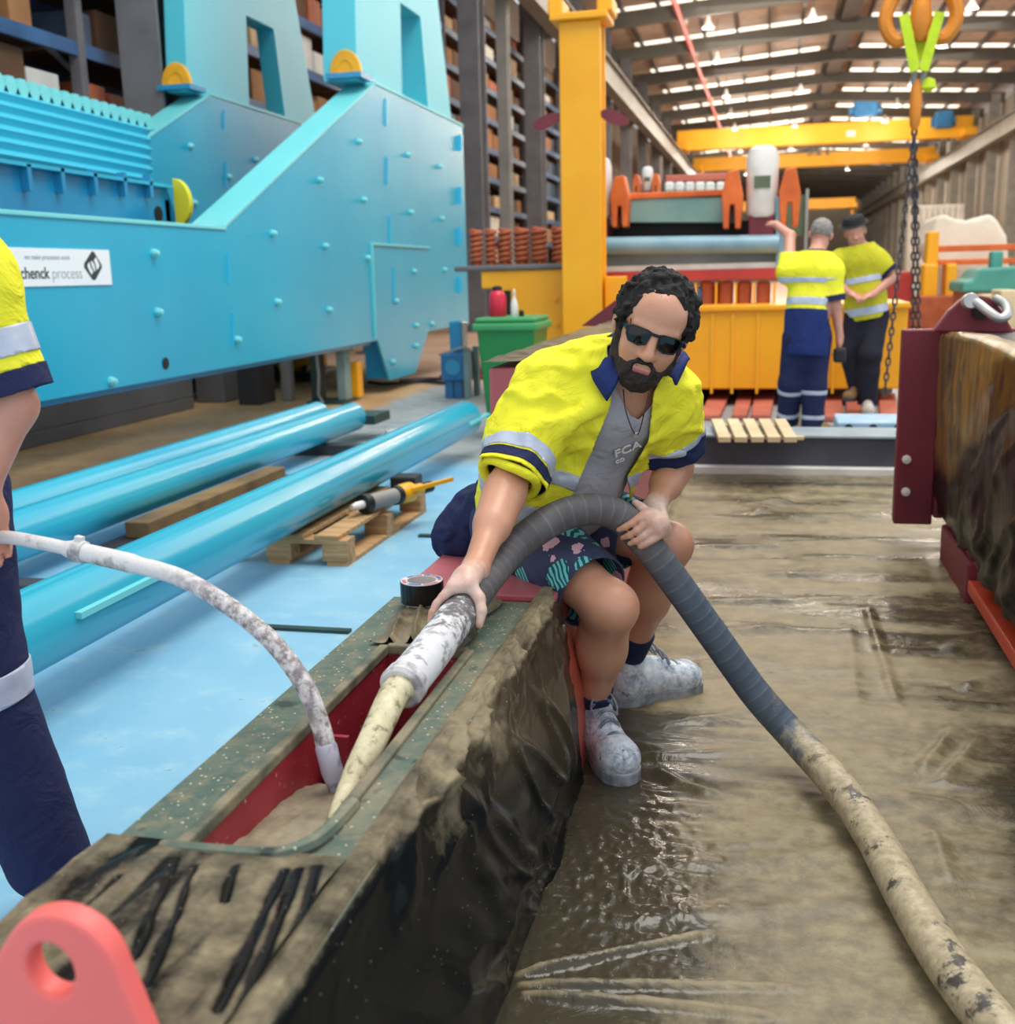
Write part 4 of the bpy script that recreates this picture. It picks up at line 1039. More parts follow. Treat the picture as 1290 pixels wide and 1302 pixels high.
# plastic over the mould: one sheet that lies on the top strip and hangs down the side
SIDEF = [(at(*p, X=-.445)[1:], at(*q, X=-.445)[1:]) for p, q in (((700, 975), (600, 1225)), ((715, 1010), (655, 1250)), ((545, 1080), (520, 1170)))]
def wrapped(y0, y1, ny, ns):
    def fn(U, W):
        y = y0+(y1-y0)*U
        s = W                                    # 0 at the slot, 1 at the floor
        bulge = np.interp(y, [.5, 1.2, 1.9, 2.3, 2.52], [.0, .005, .02, .028, .0])
        xs = np.interp(s.ravel(), [0, .12, .2, .5, .8, 1], [-.524, -.495, -.478, -.452, -.436, -.425]).reshape(s.shape)
        zs = np.interp(s.ravel(), [0, .12, .2, .5, .8, 1], [.507, .509, .488, .30, .12, .006]).reshape(s.shape)
        side = np.clip((s-.14)*5, 0, 1)*(1-np.clip((s-.85)*5, 0, .85))*np.clip((2.58-y)*4, .1, 1)
        P = np.stack([y*2.0, s*1.6+y*.6, y*0+3], -1)
        n = fbm(P, 2, 3)-.5
        # long diagonal folds falling from the ridge
        cr = np.abs(fbm(np.stack([y*4.5-s*2.6, s*1.0, y*0], -1), 3, 8)-.5)*2
        fold = (1-np.clip(cr*5, 0, 1))**1.5
        top = np.clip(1-(s-.02)*4, 0, 1)*np.clip((s-.01)*40, 0, 1)
        puck = np.abs(fbm(np.stack([y*9+s*4, s*7, y*0], -1), 3, 21)-.5)*2
        pk = (1-np.clip(puck*4.5, 0, 1))*np.exp(-((s-.2)/.13)**2)
        for (p_, q_) in SIDEF:
            ey, ez = q_[0]-p_[0], q_[1]-p_[1]; t = np.clip(((y-p_[0])*ey+(zs-p_[1])*ez)/(ey*ey+ez*ez), 0, 1); d = np.hypot(y-p_[0]-t*ey, zs-p_[1]-t*ez)
            xs = xs+.016*np.exp(-(d/.028)**2)*np.sin(np.clip(t, .02, .98)*PI)**.6
        x = xs+side*(bulge*np.sin(np.clip(s, 0, 1)*PI)*1.3+.020*n+.013*fold*np.clip((y-1.1)*2, .15, 1))+pk*.010*np.clip((y-1.15)*3, .1, 1)*(1+1.3*np.exp(-((y-1.64)/.2)**2))
        z = zs+top*(.012*np.abs(n)*2)+pk*.012*np.clip((y-1.15)*3, .1, 1)
        return np.stack([x, y, z], -1)
    return grid(fn, np.linspace(0, 1, ny), np.linspace(0, 1, ns))
V, F = wrapped(.872, 2.53, 220, 110)
STK = [[at(*p, Z=.507)[:2] for p in l] for l in (((223, 1100), (197, 1160), (171, 1222)), ((248, 1104), (222, 1175), (186, 1258)), ((362, 1110), (325, 1190), (277, 1290)), ((379, 1110), (345, 1198), (300, 1302)), ((403, 1106), (390, 1155), (366, 1212)), ((300, 1106), (292, 1128), (286, 1150)), ((150, 1120), (120, 1150), (85, 1180)))]
def streaks(x, y):
    r = np.zeros_like(x); wob = .006*(fbm(np.stack([x*7, y*16, x*0], -1), 2, 55)-.5)
    for l in STK:
        for a, b in zip(l[:-1], l[1:]):
            ex, ey = b-a; t = np.clip(((x-a[0])*ex+(y-a[1])*ey)/(ex*ex+ey*ey), 0, 1); d = np.hypot(x-a[0]-t*ex, y-a[1]-t*ey)+wob
            r = np.maximum(r, np.exp(-(d/.0052)**2))
    return r
def nearfn(U, W):
    y = .872+.358*W; x = -.875+.352*U
    ph = x*80-14*(1.23-y)*(x+.60)*4+2.2*fbm(np.stack([x*6, y*3, x*0], -1), 3, 5)
    amp = np.clip((1.22-y)*14, 0, 1)
    z = .509+amp*(.005*(1-np.abs(np.sin(ph)))**1.6+.008*fbm(np.stack([x*14, y*8, x*0], -1), 3, 9))-.007*streaks(x, y)*amp
    return np.stack([x, y, z], -1)
V2, F2 = grid(nearfn, np.linspace(0, 1, 110), np.linspace(0, 1, 90))
def patch(U, W):
    x = -.80+.20*U+.01*np.sin(W*9); y = 2.07+.34*W
    z = .506+.022*(1-np.abs(np.sin(x*75+y*16+2*fbm(np.stack([x*9, y*9, x*0], -1), 2, 4))))**2*np.sin(np.clip(U, 0, 1)*PI)**.5
    return np.stack([x, y, z], -1)
V3, F3 = grid(patch, np.linspace(0, 1, 60), np.linspace(0, 1, 60))
VV = np.vstack([V, V2, V3]); FF = list(F)+[[i+len(V) for i in f] for f in F2]+[[i+len(V)+len(V2) for i in f] for f in F3]
xn, yn = V2[:, 0], V2[:, 1]; phn = xn*80-14*(1.23-yn)*(xn+.60)*4+2.2*fbm(np.stack([xn*6, yn*3, xn*0], -1), 3, 5)
nz = fbm(VV*np.array([5, 3, 5]), 4, 2)-.5
# dust lies on the top strip and the far upper bulge; the near lower side is bare black film
edge = .30+np.interp(VV[:, 1], [.5, 1.2, 1.45, 1.9, 2.45], [.21, .205, .19, .0, -.24])
ridge = np.clip((VV[:, 2]-.488)*70, 0, 1)
brown = np.clip((VV[:, 2]-edge)*9+nz*1.3+.1, 0, 1)
crump = np.exp(-((VV[:, 1]-1.64)/.20)**2-((VV[:, 2]-.455)/.055)**2)*np.clip(fbm(VV*np.array([9, 14, 12]), 3, 71)*3.2-1.0, 0, 1.2)
dust = np.clip(.8*crump+.62*ridge*(1+nz*1.2)+.25*brown*np.clip(nz*3+.2, 0, 1), 0, 1)
wrap = mesh_obj('plastic_wrap', VV, FF, M['wrap'], None, True, attrs={'dust': np.r_[dust[:len(V)], np.clip(.62-1.0*streaks(xn, yn)-.45*np.clip((fbm(np.stack([xn*22, yn*5+xn*9, xn*0], -1), 3, 66)-.55)*5, 0, 1), 0, 1), dust[len(V)+len(V2):]], 'brown': brown}, sharp=0)
tag(wrap, 'black plastic film draped over the top and side of the steel mould', 'plastic sheet')
V, F = grid(lambda u, v: np.stack([-.885+.4*u, 3.40+3.1*v, .980+.018*fbm(np.stack([u*3, v*16, u*0], -1), 4)-.02*np.clip(np.abs(u-.5)*2-.9, 0, 1)], -1), np.linspace(0, 1, 40), np.linspace(0, 1, 90))
o = mesh_obj('plastic_cover', V, F, M['wrap'], None, True, attrs={'dust': np.full(len(V), .6)}, sharp=0)
tag(o, 'dusty plastic strip lying on top of the raised end block behind the man', 'plastic sheet')

# floor sheet with its folds
FOLDS = []
def fold(x0, y0, x1, y1, amp, w):
    a = at(x0, y0, Z=0)[:2]; b = at(x1, y1, Z=0)[:2]; FOLDS.append((a, b, amp, w))
for f in ((660, 1243, 900, 1192, .018, .009), (662, 1257, 1000, 1258, .016, .009), (668, 1268, 980, 1294, .018, .009), (815, 965, 960, 962, .014, .02), (830, 985, 905, 1012, .016, .02),
          (850, 990, 1110, 1062, -.010, .016), (1100, 775, 1140, 895, .013, .018), (1075, 790, 1090, 900, .009, .025), (1170, 985, 1215, 930, .016, .02), (1195, 1000, 1250, 940, .016, .02),
          (1185, 1060, 1205, 1120, .014, .02), (870, 700, 1130, 690, .012, .04), (870, 740, 1180, 720, .014, .05), (900, 810, 1000, 800, .014, .04), (880, 850, 960, 842, .014, .035),
          (880, 770, 1080, 762, .012, .035), (900, 650, 1000, 640, .02, .06), (960, 655, 1010, 625, .02, .06), (1010, 660, 1120, 655, .014, .06), (830, 930, 960, 905, .012, .03),
          (1010, 1030, 1090, 1020, .01, .02), (900, 1080, 1000, 1075, .008, .02), (760, 1110, 1080, 1090, .007, .03), (740, 1180, 1100, 1150, .007, .03), (1220, 880, 1290, 860, .02, .03), (1200, 830, 1290, 800, .02, .04)):
    fold(*f)
xs = np.r_[np.linspace(-.50, .15, 140), np.linspace(.155, 1.25, 170)]; ys = np.r_[np.linspace(1.0, 3.4, 300), np.linspace(3.41, 6.835, 170)]
def sheet(U, W):
    x, y = U, W; z = np.zeros_like(x)+.004
    st = fbm(np.stack([x*1.6+.3*y, y*9, x*0], -1), 4, 31)-.5
    z += .034*np.abs(st)*np.clip((y-1.4)*.9, .25, 1)
    for a, b, amp, w in FOLDS:
        d = b-a; L = np.hypot(*d); d = d/L; n = np.array([-d[1], d[0]])
        t = (x-a[0])*d[0]+(y-a[1])*d[1]; q = (x-a[0])*n[0]+(y-a[1])*n[1]+.012*(fbm(np.stack([t*9, x*0+amp*99, x*0], -1), 2)-.5)
        tt = np.clip(t/L, 0, 1); z += amp*np.exp(-(q/w)**2)*np.clip(np.minimum(t/L+.05, 1.1-t/L)*6, 0, 1)*(1-.35*tt)
    # crinkled patch by the mould
    m = np.exp(-(((x+.27)/.17)**2+((y-2.08)/.32)**2))
    z += m*.008*(1-np.clip(np.abs(fbm(np.stack([x*30+y*8, y*34, x*0], -1), 3, 77)-.5)*6, 0, 1))
    # the film climbs a little against the mould and the far cross beam
    z += .03*np.clip((-.44-x)/.05, 0, 1)**2+.01*np.clip((y-6.72)/.1, 0, 1)
    z = np.maximum(z, .002)
    return np.stack([x, y, z], -1)
V, F = grid(sheet, xs, ys)
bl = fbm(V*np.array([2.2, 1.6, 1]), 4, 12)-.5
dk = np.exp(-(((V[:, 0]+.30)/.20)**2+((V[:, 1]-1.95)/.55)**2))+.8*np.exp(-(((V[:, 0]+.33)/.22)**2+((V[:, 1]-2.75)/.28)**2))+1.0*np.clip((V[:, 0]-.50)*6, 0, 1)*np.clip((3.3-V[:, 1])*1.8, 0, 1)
wrinkle_light = fbm(np.stack([V[:, 0]*1.6+.3*V[:, 1], V[:, 1]*9, V[:, 0]*0], -1), 4, 31)-.5
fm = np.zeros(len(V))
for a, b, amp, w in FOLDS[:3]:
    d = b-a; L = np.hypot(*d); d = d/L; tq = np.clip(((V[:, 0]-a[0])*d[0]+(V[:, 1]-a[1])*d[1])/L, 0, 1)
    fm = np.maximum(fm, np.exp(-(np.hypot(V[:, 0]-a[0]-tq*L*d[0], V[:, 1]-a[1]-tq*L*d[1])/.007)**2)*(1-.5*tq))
dust = np.clip(.9*fm+.72-dk*.75+bl*.8+wrinkle_light*1.6*np.clip((V[:, 1]-2.2), .15, 1), 0, 1)  # streak term paints low light along the wrinkles into the dust colour
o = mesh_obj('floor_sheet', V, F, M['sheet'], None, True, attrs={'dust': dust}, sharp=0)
tag(o, 'crumpled dusty brown plastic sheet spread on the floor under the boots and hose', 'plastic sheet')

# cross beam at the back of the bay
M['beam_top'] = paint('beam_top', '9aa6ad', .5, '7f8b93', 5)
cb = thing('cross_beam', (.1, 6.9, 0), 'dark blue-black steel cross beam closing the far end of the plastic-covered bay', 'beam')
MB().box((-.5, 6.93, 0), (.80, 6.95, .24)).build('web', paint('beam_dark', '484a55', .4, '3b3d48', 3), cb)
MB().box((-.5, 6.90, .235), (.80, 7.30, .25)).build('top_flange', M['beam_top'], cb, bevel=.003)
MB().box((-.5, 6.84, .0), (.80, 6.93, .06)).build('bottom_flange', M['white_paint'], cb, bevel=.004)

# right-hand wrapped beam
rb = thing('wrapped_beam', (1.0, 4.2, 0), 'tall steel side beam wrapped in stained black plastic with a dark red end plate', 'beam')
MB().box((.76, 1.9, .16), (1.35, 5.2, .95)).build('core', M['maroon'], rb)
MB().box((.79, 1.95, .945), (1.33, 5.1, .965)).build('top_film', M['black'], rb)
MB().box((.57, 5.16, .10), (.735, 5.24, .975)).box((.735, 5.12, .14), (1.35, 5.24, .975)).build('end_plate', M['maroon'], rb, bevel=.008)
for x, y in ((1148, 584), (1147, 625)):
    p = at(x+4, y, Y=5.16); MB().lathe([(.02, 0), (.02, .012), (.001, .016)], p, 8, ax=(0, -1, 0)).build('bolt', M['white_paint'], rb)
def rw(U, W):
    y = 2.0+3.16*U; s = W
    z = np.interp(s.ravel(), [0, .06, .1, .5, .85, 1], [.972, .975, .955, .60, .26, .16]).reshape(s.shape)
    x = np.interp(s.ravel(), [0, .06, .1, .5, .85, 1], [.80, .745, .728, .722, .735, .76]).reshape(s.shape)
    f = fbm(np.stack([y*5+s*2, s*1.5, y*0], -1), 4, 41)-.5
    lo = np.clip((s-.45)*3, 0, 1)*np.clip((4.9-y)*1.2, 0, 1)
    cr = (1-np.clip(np.abs(fbm(np.stack([y*3-s*3, s*2, y*0], -1), 3, 47)-.5)*8, 0, 1))
    side = np.clip((s-.08)*12, 0, 1)
    return np.stack([x-side*(.03*f+.018*cr*lo+.008*cr), y, z+.014*f*(1-side)-.02*np.sin((y-2)*2.1)*(s < .12)], -1)
V, F = grid(rw, np.linspace(0, 1, 160), np.linspace(0, 1, 70))
def stain():
    t = NT('stained_polythene'); d = t.attr('dust'); n = t.noise(4, 5, .6, t.map((1, 3.2, .8))); n2 = t.noise(9, 5, .65, t.map((1, 2.5, .6)))
    br = t.ramp(n, [(.3, lin('3b3627')), (.48, lin('6f6244')), (.6, lin('936a2e')), (.75, lin('5c553f'))])
    c = t.mix(t.step(t.math('ADD', d, t.math('MULTIPLY_ADD', n2, .6, -.3)), .3, .75), lin('121315'), br)
    return t.done(c, .28, 0, t.bump(n, .2, .02), .5, IOR=1.2)
dust = np.clip(1.15*np.clip((V[:, 1]-3.75)*2.6, 0, 1)*np.clip((V[:, 2]-.30-.45*np.clip(4.7-V[:, 1], 0, 1))*5, 0, 1)+np.clip((V[:, 2]-.94)*30, 0, 1), 0, 1)
o = mesh_obj('film', V, F, stain(), rb, True, attrs={'dust': dust}, sharp=0)
MB().box((.74, 4.25, .0), (.90, 4.92, .16)).build('foot_block', M['maroon'], rb, bevel=.01)
MB().bar((.78, 1.9, .075), (.78, 4.24, .075), .075, .05).build('base_rail', paint('rail_orange', 'd2512e', .4, 'b9432a', 4), rb, bevel=.006)
lp = [at(x, y, Y=5.05) for x, y in ((1186, 422), (1206, 395), (1222, 381), (1240, 375), (1258, 378), (1272, 392), (1290, 424))]
ho = at(1246, 395, Y=5.05)
MB().prism([(p[0], p[2]) for p in lp], 'y', 5.05, 5.12).build('lifting_lug', M['maroon'], rb, bevel=.008)
MB().cyl((ho[0], 5.03, ho[2]), (ho[0], 5.06, ho[2]), .035, 16).build('lug_bore', M['black_gap'], rb)
M['galv'] = paint('galvanised', 'c9c9c6', .35, 'a9aaa8', 9, metal=.6)
sh = thing('shackle', ho, 'galvanised bow shackle hanging through the dark red lug on the wrapped beam', 'shackle')
c = at(1240, 390, Y=4.95)
b = [at(1233, 383, Y=4.98), at(1243, 386, Y=4.95), at(1256, 396, Y=4.90), at(1270, 405, Y=4.88), at(1280, 400, Y=4.9), at(1278, 388, Y=4.98), at(1266, 380, Y=5.06)]
MB().tube(spline(b, 8), .02, 10).build('bow', M['galv'], sh, smooth=True)
MB().lathe([(.03, -.03), (.034, -.02), (.034, .02), (.03, .03)], b[0], 12, ax=(0, -1, .1)).build('pin', M['galv'], sh, smooth=True)

# roll of black tape on the mould
tp = at(537, 764, Z=.512)
tr = thing('tape_roll', (tp[0], tp[1], .505), 'roll of black tape with a red and blue core label lying on the mould', 'tape')
MB().lathe([(.036, 0), (.0505, 0), (.0505, .048), (.036, .048), (.036, 0)], (tp[0], tp[1], .513), 36, caps=False).build('tape', paint('tape_black', '0d0d11', .25), tr, smooth=True)
MB().lathe([(.034, .0), (.0375, .0), (.049, .0485), (.049, .050), (.034, .050), (.034, 0)], (tp[0], tp[1], .513), 36, caps=False).build('core', paint('card_core', 'd8d2d0', .6), tr, smooth=True)
M['label_red'] = paint('label_red', 'c4707c', .5); M['label_blue'] = paint('label_blue', '4a6fb4', .5)
mb = MB()
for k, (a0, a1, mi) in enumerate(((.1, .45, 0), (.5, .9, 1), (.95, 1.3, 0), (1.35, 1.75, 1), (1.85, 2.3, 0), (2.35, 2.8, 1), (3.3, 4.0, 0), (4.2, 5.0, 1), (5.1, 6.0, 0))):
    V = [(tp[0]+r*math.cos(a), tp[1]+r*math.sin(a), .513+.0505) for r in (.037, .046) for a in np.linspace(a0, a1, 7)]
    mb.add(V, [(i, i+7, i+8, i+1) for i in range(6)], mi)
mb.build('label', [M['label_red'], M['label_blue']], tr)

# ------------------------------------------------------------------ hoses
HR = .039
big = [at(512, 872, Z=.535), at(545, 832, Z=.552), at(590, 772, Z=.575), at(645, 704, Z=.62), at(700, 662, Y=2.50), at(745, 648, Y=2.55), at(785, 655, Y=2.60), at(822, 692, Y=2.62),
       at(862, 745, Y=2.64), at(912, 815, Y=2.68), at(962, 884, Y=2.70), at(1012, 940, Y=2.67), at(1062, 995, Z=.075), at(1108, 1060, Z=.055), at(1152, 1140, Z=.052), at(1200, 1220, Z=.052), at(1262, 1302, Z=.052), at(1345, 1400, Z=.052)]
BP = resample(spline(big, 14), .012)
bu = np.r_[0, np.cumsum(np.linalg.norm(np.diff(BP, axis=0), axis=1))]
def hose_mat():
    t = NT('rubber_hose'); u = t.attr('u'); n = t.noise(14, 6, .7); n2 = t.noise(40, 5, .7); n3 = t.noise(5, 4, .6)
    base = t.mix(t.step(n3, .3, .7), lin('4c4a4c'), lin('6d6a6b'))
    blue = t.mix(n3, lin('434e5b'), lin('62707e'))
    tan = t.mix(t.step(n2, .35, .65), lin('9b8c6f'), lin('c3b595'))
    white = t.mix(n2, lin('c9c8cb'), lin('e9e8e8'))
    c = t.mix(t.step(u, 1.05, 1.2) if False else t.ramp(t.math('MULTIPLY', u, .25), [(.27, (0,)*3+(1,)), (.31, (1,)*4)]), base, blue)
    k = t.ramp(t.math('MULTIPLY', u, .25), [(.355, (0,)*3+(1,)), (.52, (1,)*4)])
    c = t.mix(t.step(t.math('ADD', k, t.math('MULTIPLY_ADD', n, 1.4, -.7)), .34, .62), c, tan)
    dpt = t.math('MULTIPLY', t.step(n, .56, .62), k); c = t.mix(dpt, c, lin('4a4640'))
    w = t.ramp(u, [(.0, (1,)*4), (.50, (0,)*3+(1,))])
    c = t.mix(t.step(t.math('ADD', w, t.math('ADD', t.math('MULTIPLY_ADD', n, 1.1, -.55), t.math('MULTIPLY_ADD', n2, 1.6, -.8))), .40, .62), c, white)
    c = t.mix(t.math('MULTIPLY', t.step(t.noise(32, 5, .7), .54, .60), t.ramp(u, [(.0, (.75,)*3+(1,)), (.5, (0,)*3+(1,))])), c, lin('625d5f'))
    rib = t.math('SINE', t.math('MULTIPLY', u, 190.0))
    sc = t.step(rib, .80, .98); scn = t.math('MULTIPLY', sc, t.step(n3, .3, .6))
    c = t.mix(t.math('MULTIPLY', scn, .16), c, lin('b5b2b0'))
    return t.done(c, .5, 0, t.bump(t.math('ADD', t.math('MULTIPLY', rib, .16), t.math('MULTIPLY', n2, .5)), .4, .006), .4)
bh = thing('grout_hose', BP[0], 'thick dark ribbed grout hose in the seated man\'s hands, ending in a cream nozzle', 'hose')
mb = MB(); rr = HR+.0015*np.clip((bu-1.5)*3, 0, 1); mb.tube(BP, rr, 26)
uu = np.repeat(bu, 26)
o = mesh_obj('hose', mb.v, mb.f, hose_mat(), bh, True, attrs={'u': uu})
d0 = BP[0]-BP[3]; d0 = d0/np.linalg.norm(d0)
M['splash'] = paint('cement_splash', 'd6d4d4', .6, '8d8a8c', 26, .45, .6)
MB().lathe([(.03, -.004), (.042, -.004), (.0425, .02), (.036, .026), (.03, .026)], BP[0]-d0*.014, 28, ax=d0).build('coupling', M['splash'], bh, smooth=True)
tipp = at(424, 1046, Z=.432)
nzp = spline([BP[0]+d0*.0, BP[0]+d0*.05, at(470, 950, Z=.49), at(445, 1000, Z=.455), tipp], 8)
nr_ = np.interp(np.linspace(0, 1, len(nzp)), [0, .15, .6, 1], [.028, .0275, .024, .012])
def cream():
    t = NT('cream_nozzle'); n = t.noise(40, 4, .65); c = t.ramp(n, [(.36, lin('7d745a')), (.46, lin('c4bb96')), (.7, lin('ded5b2'))])
    return t.done(c, .6, 0, t.bump(n, .35, .005))
MB().tube(nzp, nr_, 20).build('nozzle', cream(), bh, smooth=True)

sm = [at(-60, 690, Y=1.7), at(0, 683, Y=1.7), at(50, 690, Y=1.7), at(100, 701, Y=1.7), at(165, 716, Y=1.69), at(230, 735, Y=1.68), at(290, 770, Y=1.66), at(345, 815, Y=1.64), at(385, 868, Y=1.62), at(405, 915, Y=1.61), at(417, 960, Y=1.60)]
SP = resample(spline(sm, 14), .008)
su = np.r_[0, np.cumsum(np.linalg.norm(np.diff(SP, axis=0), axis=1))]
SL = su[-1]
def shose():
    t = NT('braided_hose'); u = t.attr('u'); n = t.noise(60, 5, .7); n2 = t.noise(18, 4, .6)
    w = t.mix(t.step(n, .4, .58), lin('7d7472'), lin('d8d3d2'))
    w = t.mix(t.step(n2, .55, .7), w, lin('8a7f86'))
    c = t.mix(t.ramp(u, [(.42, (1,)*4), (.58, (0,)*3+(1,))]), w, t.mix(t.step(n2, .58, .7), lin('dcdad8'), lin('9a928e')))
    return t.done(c, .55, 0, t.bump(n, .5, .006))
shs = thing('air_hose', SP[0], 'thin white splattered hose reaching from the standing worker into the mould slot', 'hose')
mb = MB(); rad = np.interp(su/SL, [0, .26, .27, .42, .43, 1], [.0125, .0125, .017, .0175, .0155, .0165]); mb.tube(SP, rad, 16)
mesh_obj('hose', mb.v, mb.f, shose(), shs, True, attrs={'u': np.repeat(su, 16)})
i = int(np.argmin(np.abs(proj(SP)[0]-98)))
MB().lathe([(.014, -.012), (.021, -.01), (.021, .012), (.014, .014)], SP[i], 14, ax=SP[i+1]-SP[i]).build('coupling', M['splash'], shs, smooth=True)
MB().bar(SP[i], SP[i]+np.array([.005, 0, .028]), .014, .012).build('lug', M['splash'], shs)
e = SP[-1]; dd = SP[-1]-SP[-4]; dd /= np.linalg.norm(dd)
MB().lathe([(.016, -.02), (.0185, -.015), (.0185, .03), (.012, .065), (.006, .085)], e, 16, ax=dd*.6+np.array([.12, -.0, -.6])*.9).build('nozzle', paint('nozzle_lilac', 'b9b7c8', .5, '77758a', 30, .5, .65), shs, smooth=True)
# ================================================================== people
def skin(name, c1, c2, dustcol=None):
    t = NT(name); n = t.noise(9, 5, .6); n2 = t.noise(60, 3, .6)
    c = t.mix(t.step(n, .3, .7), lin(c1), lin(c2))
    if dustcol:
        d = t.attr('dust'); c = t.mix(t.step(t.math('ADD', d, t.math('MULTIPLY_ADD', t.noise(45, 5, .7), .9, -.45)), .3, 1.0), c, lin(dustcol))
    return t.done(c, .40, 0, t.bump(n2, .12, .002), .45, **{'Subsurface Weight': .08, 'Subsurface Radius': (.02, .008, .004)})
M['skin_main'] = skin('brown_skin', 'c48c6e', 'd29c80', 'e6d6d0'); M['skin_fair'] = skin('fair_skin', 'd29a84', 'c98a74')
def cloth(name, c1, c2, rough=.85, sc=6, b=.35, bs=9):
    t = NT(name); n = t.noise(sc, 4, .6); w = t.noise(bs, 4, .55, None, .8)
    f = t.noise(220, 2)
    return t.done(t.mix(t.step(n, .3, .75), lin(c1), lin(c2)), rough, 0, t.bump(f, .08, .002, t.bump(w, b, .03)), .25)
M['hivis'] = cloth('hi_vis_yellow', 'f8f240', 'e6e028', .8, 4, .55, 11)
M['hivis_far'] = cloth('hi_vis_olive', 'd6d030', 'b3ad26', .8, 4, .5, 8)
M['navy'] = cloth('navy_cloth', '1f2547', '262d52', .85, 6, .5, 12)
M['navy_bright'] = cloth('navy_cloth_bright', '23346f', '1c2a5c', .85, 6, .4, 9)
M['dark_trouser'] = cloth('dark_trousers', '20202b', '2b2a36', .9, 5, .5, 8)
M['tee'] = cloth('grey_tee', 'a2a0a8', 'b0aeb4', .9, 5, .5, 10)
M['tape'] = paint('reflective_tape', 'c3cbd9', .35, 'a3aec4', 14, .35, .7, .1)
M['hair'] = paint('black_hair', '0d0a09', .8, '1a1411', 60, .4, .7, .5, 120)
M['beard'] = paint('dark_beard', '1c1310', .7, '33241d', 80, .4, .7, .5, 160)
M['grey_hair'] = paint('grey_hair', '9a928c', .7, '6f6862', 50, .4, .7, .4, 120)
M['lens'] = paint('dark_lens', '08080a', .08)
M['shade_frame'] = paint('sunglass_frame', '0e0e11', .3)
M['lip'] = paint('lips', 'a8605c', .4)
M['hat'] = paint('black_hat', '1d1a1c', .8)
def boots_mat():
    t = NT('cement_boots'); n = t.noise(16, 6, .7); n2 = t.noise(45, 4, .7)
    c = t.mix(t.step(n, .36, .58), lin('6f8299'), lin('c3cfdd')); c = t.mix(t.step(n2, .42, .64), c, lin('e6e9ec')); c = t.mix(t.step(t.noise(30, 5, .7), .60, .68), c, lin('39465a'))
    return t.done(c, .6, 0, t.bump(n2, .4, .004))
M['boots'] = boots_mat()
M['brown_boot'] = paint('tan_boots', '8d6d42', .7, '6a5030', 20); M['white_boot'] = paint('pale_boots', 'd6cfc4', .7, 'a39a8c', 15)
M['sole'] = paint('boot_sole', 'a9adb2', .7, '6c7078', 30); M['sock'] = cloth('navy_sock', '2a3556', '212a48', .9, 20, .3, 40)
M['lace'] = paint('boot_lace', '5f6a78', .8, '9aa4ae', 60)
def floral():
    t = NT('floral_print'); x = t.map((1, 1, 1))
    v = t.add('ShaderNodeTexVoronoi'); t.l.new(t.tc(), v.inputs['Vector']); v.inputs['Scale'].default_value = 13
    nz = t.noise(20, 3, .6); d = t.math('ADD', v.outputs['Distance'], t.math('MULTIPLY_ADD', nz, .5, -.25))
    s = t.add('ShaderNodeSeparateColor'); t.l.new(v.outputs['Color'], s.inputs[0])
    wv = t.add('ShaderNodeTexWave'); t.l.new(t.map((1, 1, 1), (.3, .6, .4)), wv.inputs['Vector']); wv.inputs['Scale'].default_value = 26; wv.inputs['Distortion'].default_value = 5; wv.inputs['Detail'].default_value = 1
    leaf = t.math('MULTIPLY', t.math('LESS_THAN', d, .50), t.math('GREATER_THAN', s.outputs[0], .36))
    leaf2 = t.math('MULTIPLY', leaf, t.step(wv.outputs['Fac'], .35, .55))
    pink = t.math('MULTIPLY', t.math('LESS_THAN', d, .38), t.math('LESS_THAN', s.outputs[0], .36))
    c = t.mix(leaf, t.mix(t.step(t.noise(6, 3), .4, .6), lin('2a3050'), lin('444a66')), lin('1d5a66')); c = t.mix(leaf2, c, lin('74c8c6')); c = t.mix(pink, c, lin('e6b4c4'))
    return t.done(c, .85, 0, t.bump(t.noise(12, 4), .4, .02), .25)
M['floral'] = floral()
# drop tiny loose islands
def largest(V, F):
    for k in (2000, 900, 400, 200, 100, 50, 25):
        r = biggest(V, F, k)
        if len(r[1]): return r
    return V, F
def biggest(V, F, keep=400):
    par = list(range(len(V)))
    def fd(a):
        while par[a] != a: par[a] = par[par[a]]; a = par[a]
        return a
    for f in F:
        r = fd(f[0])
        for i in f[1:]: par[fd(i)] = r
    roots = np.array([fd(i) for i in range(len(V))]); u, c = np.unique(roots, return_counts=True); ok = set(u[c > keep])
    F = [f for f in F if roots[f[0]] in ok]; used = sorted({i for f in F for i in f}); mp = {o: k for k, o in enumerate(used)}
    return V[used], [[mp[i] for i in f] for f in F]
nrm = lambda v: np.asarray(v, float)/np.linalg.norm(v)
def basis(up, fwd):
    u = nrm(up); f = np.asarray(fwd, float); f = nrm(f-u*(f@u)); r = np.cross(u, f)     # r = the person's left when u is up and f is ahead
    return np.stack([r, u, f], 1)
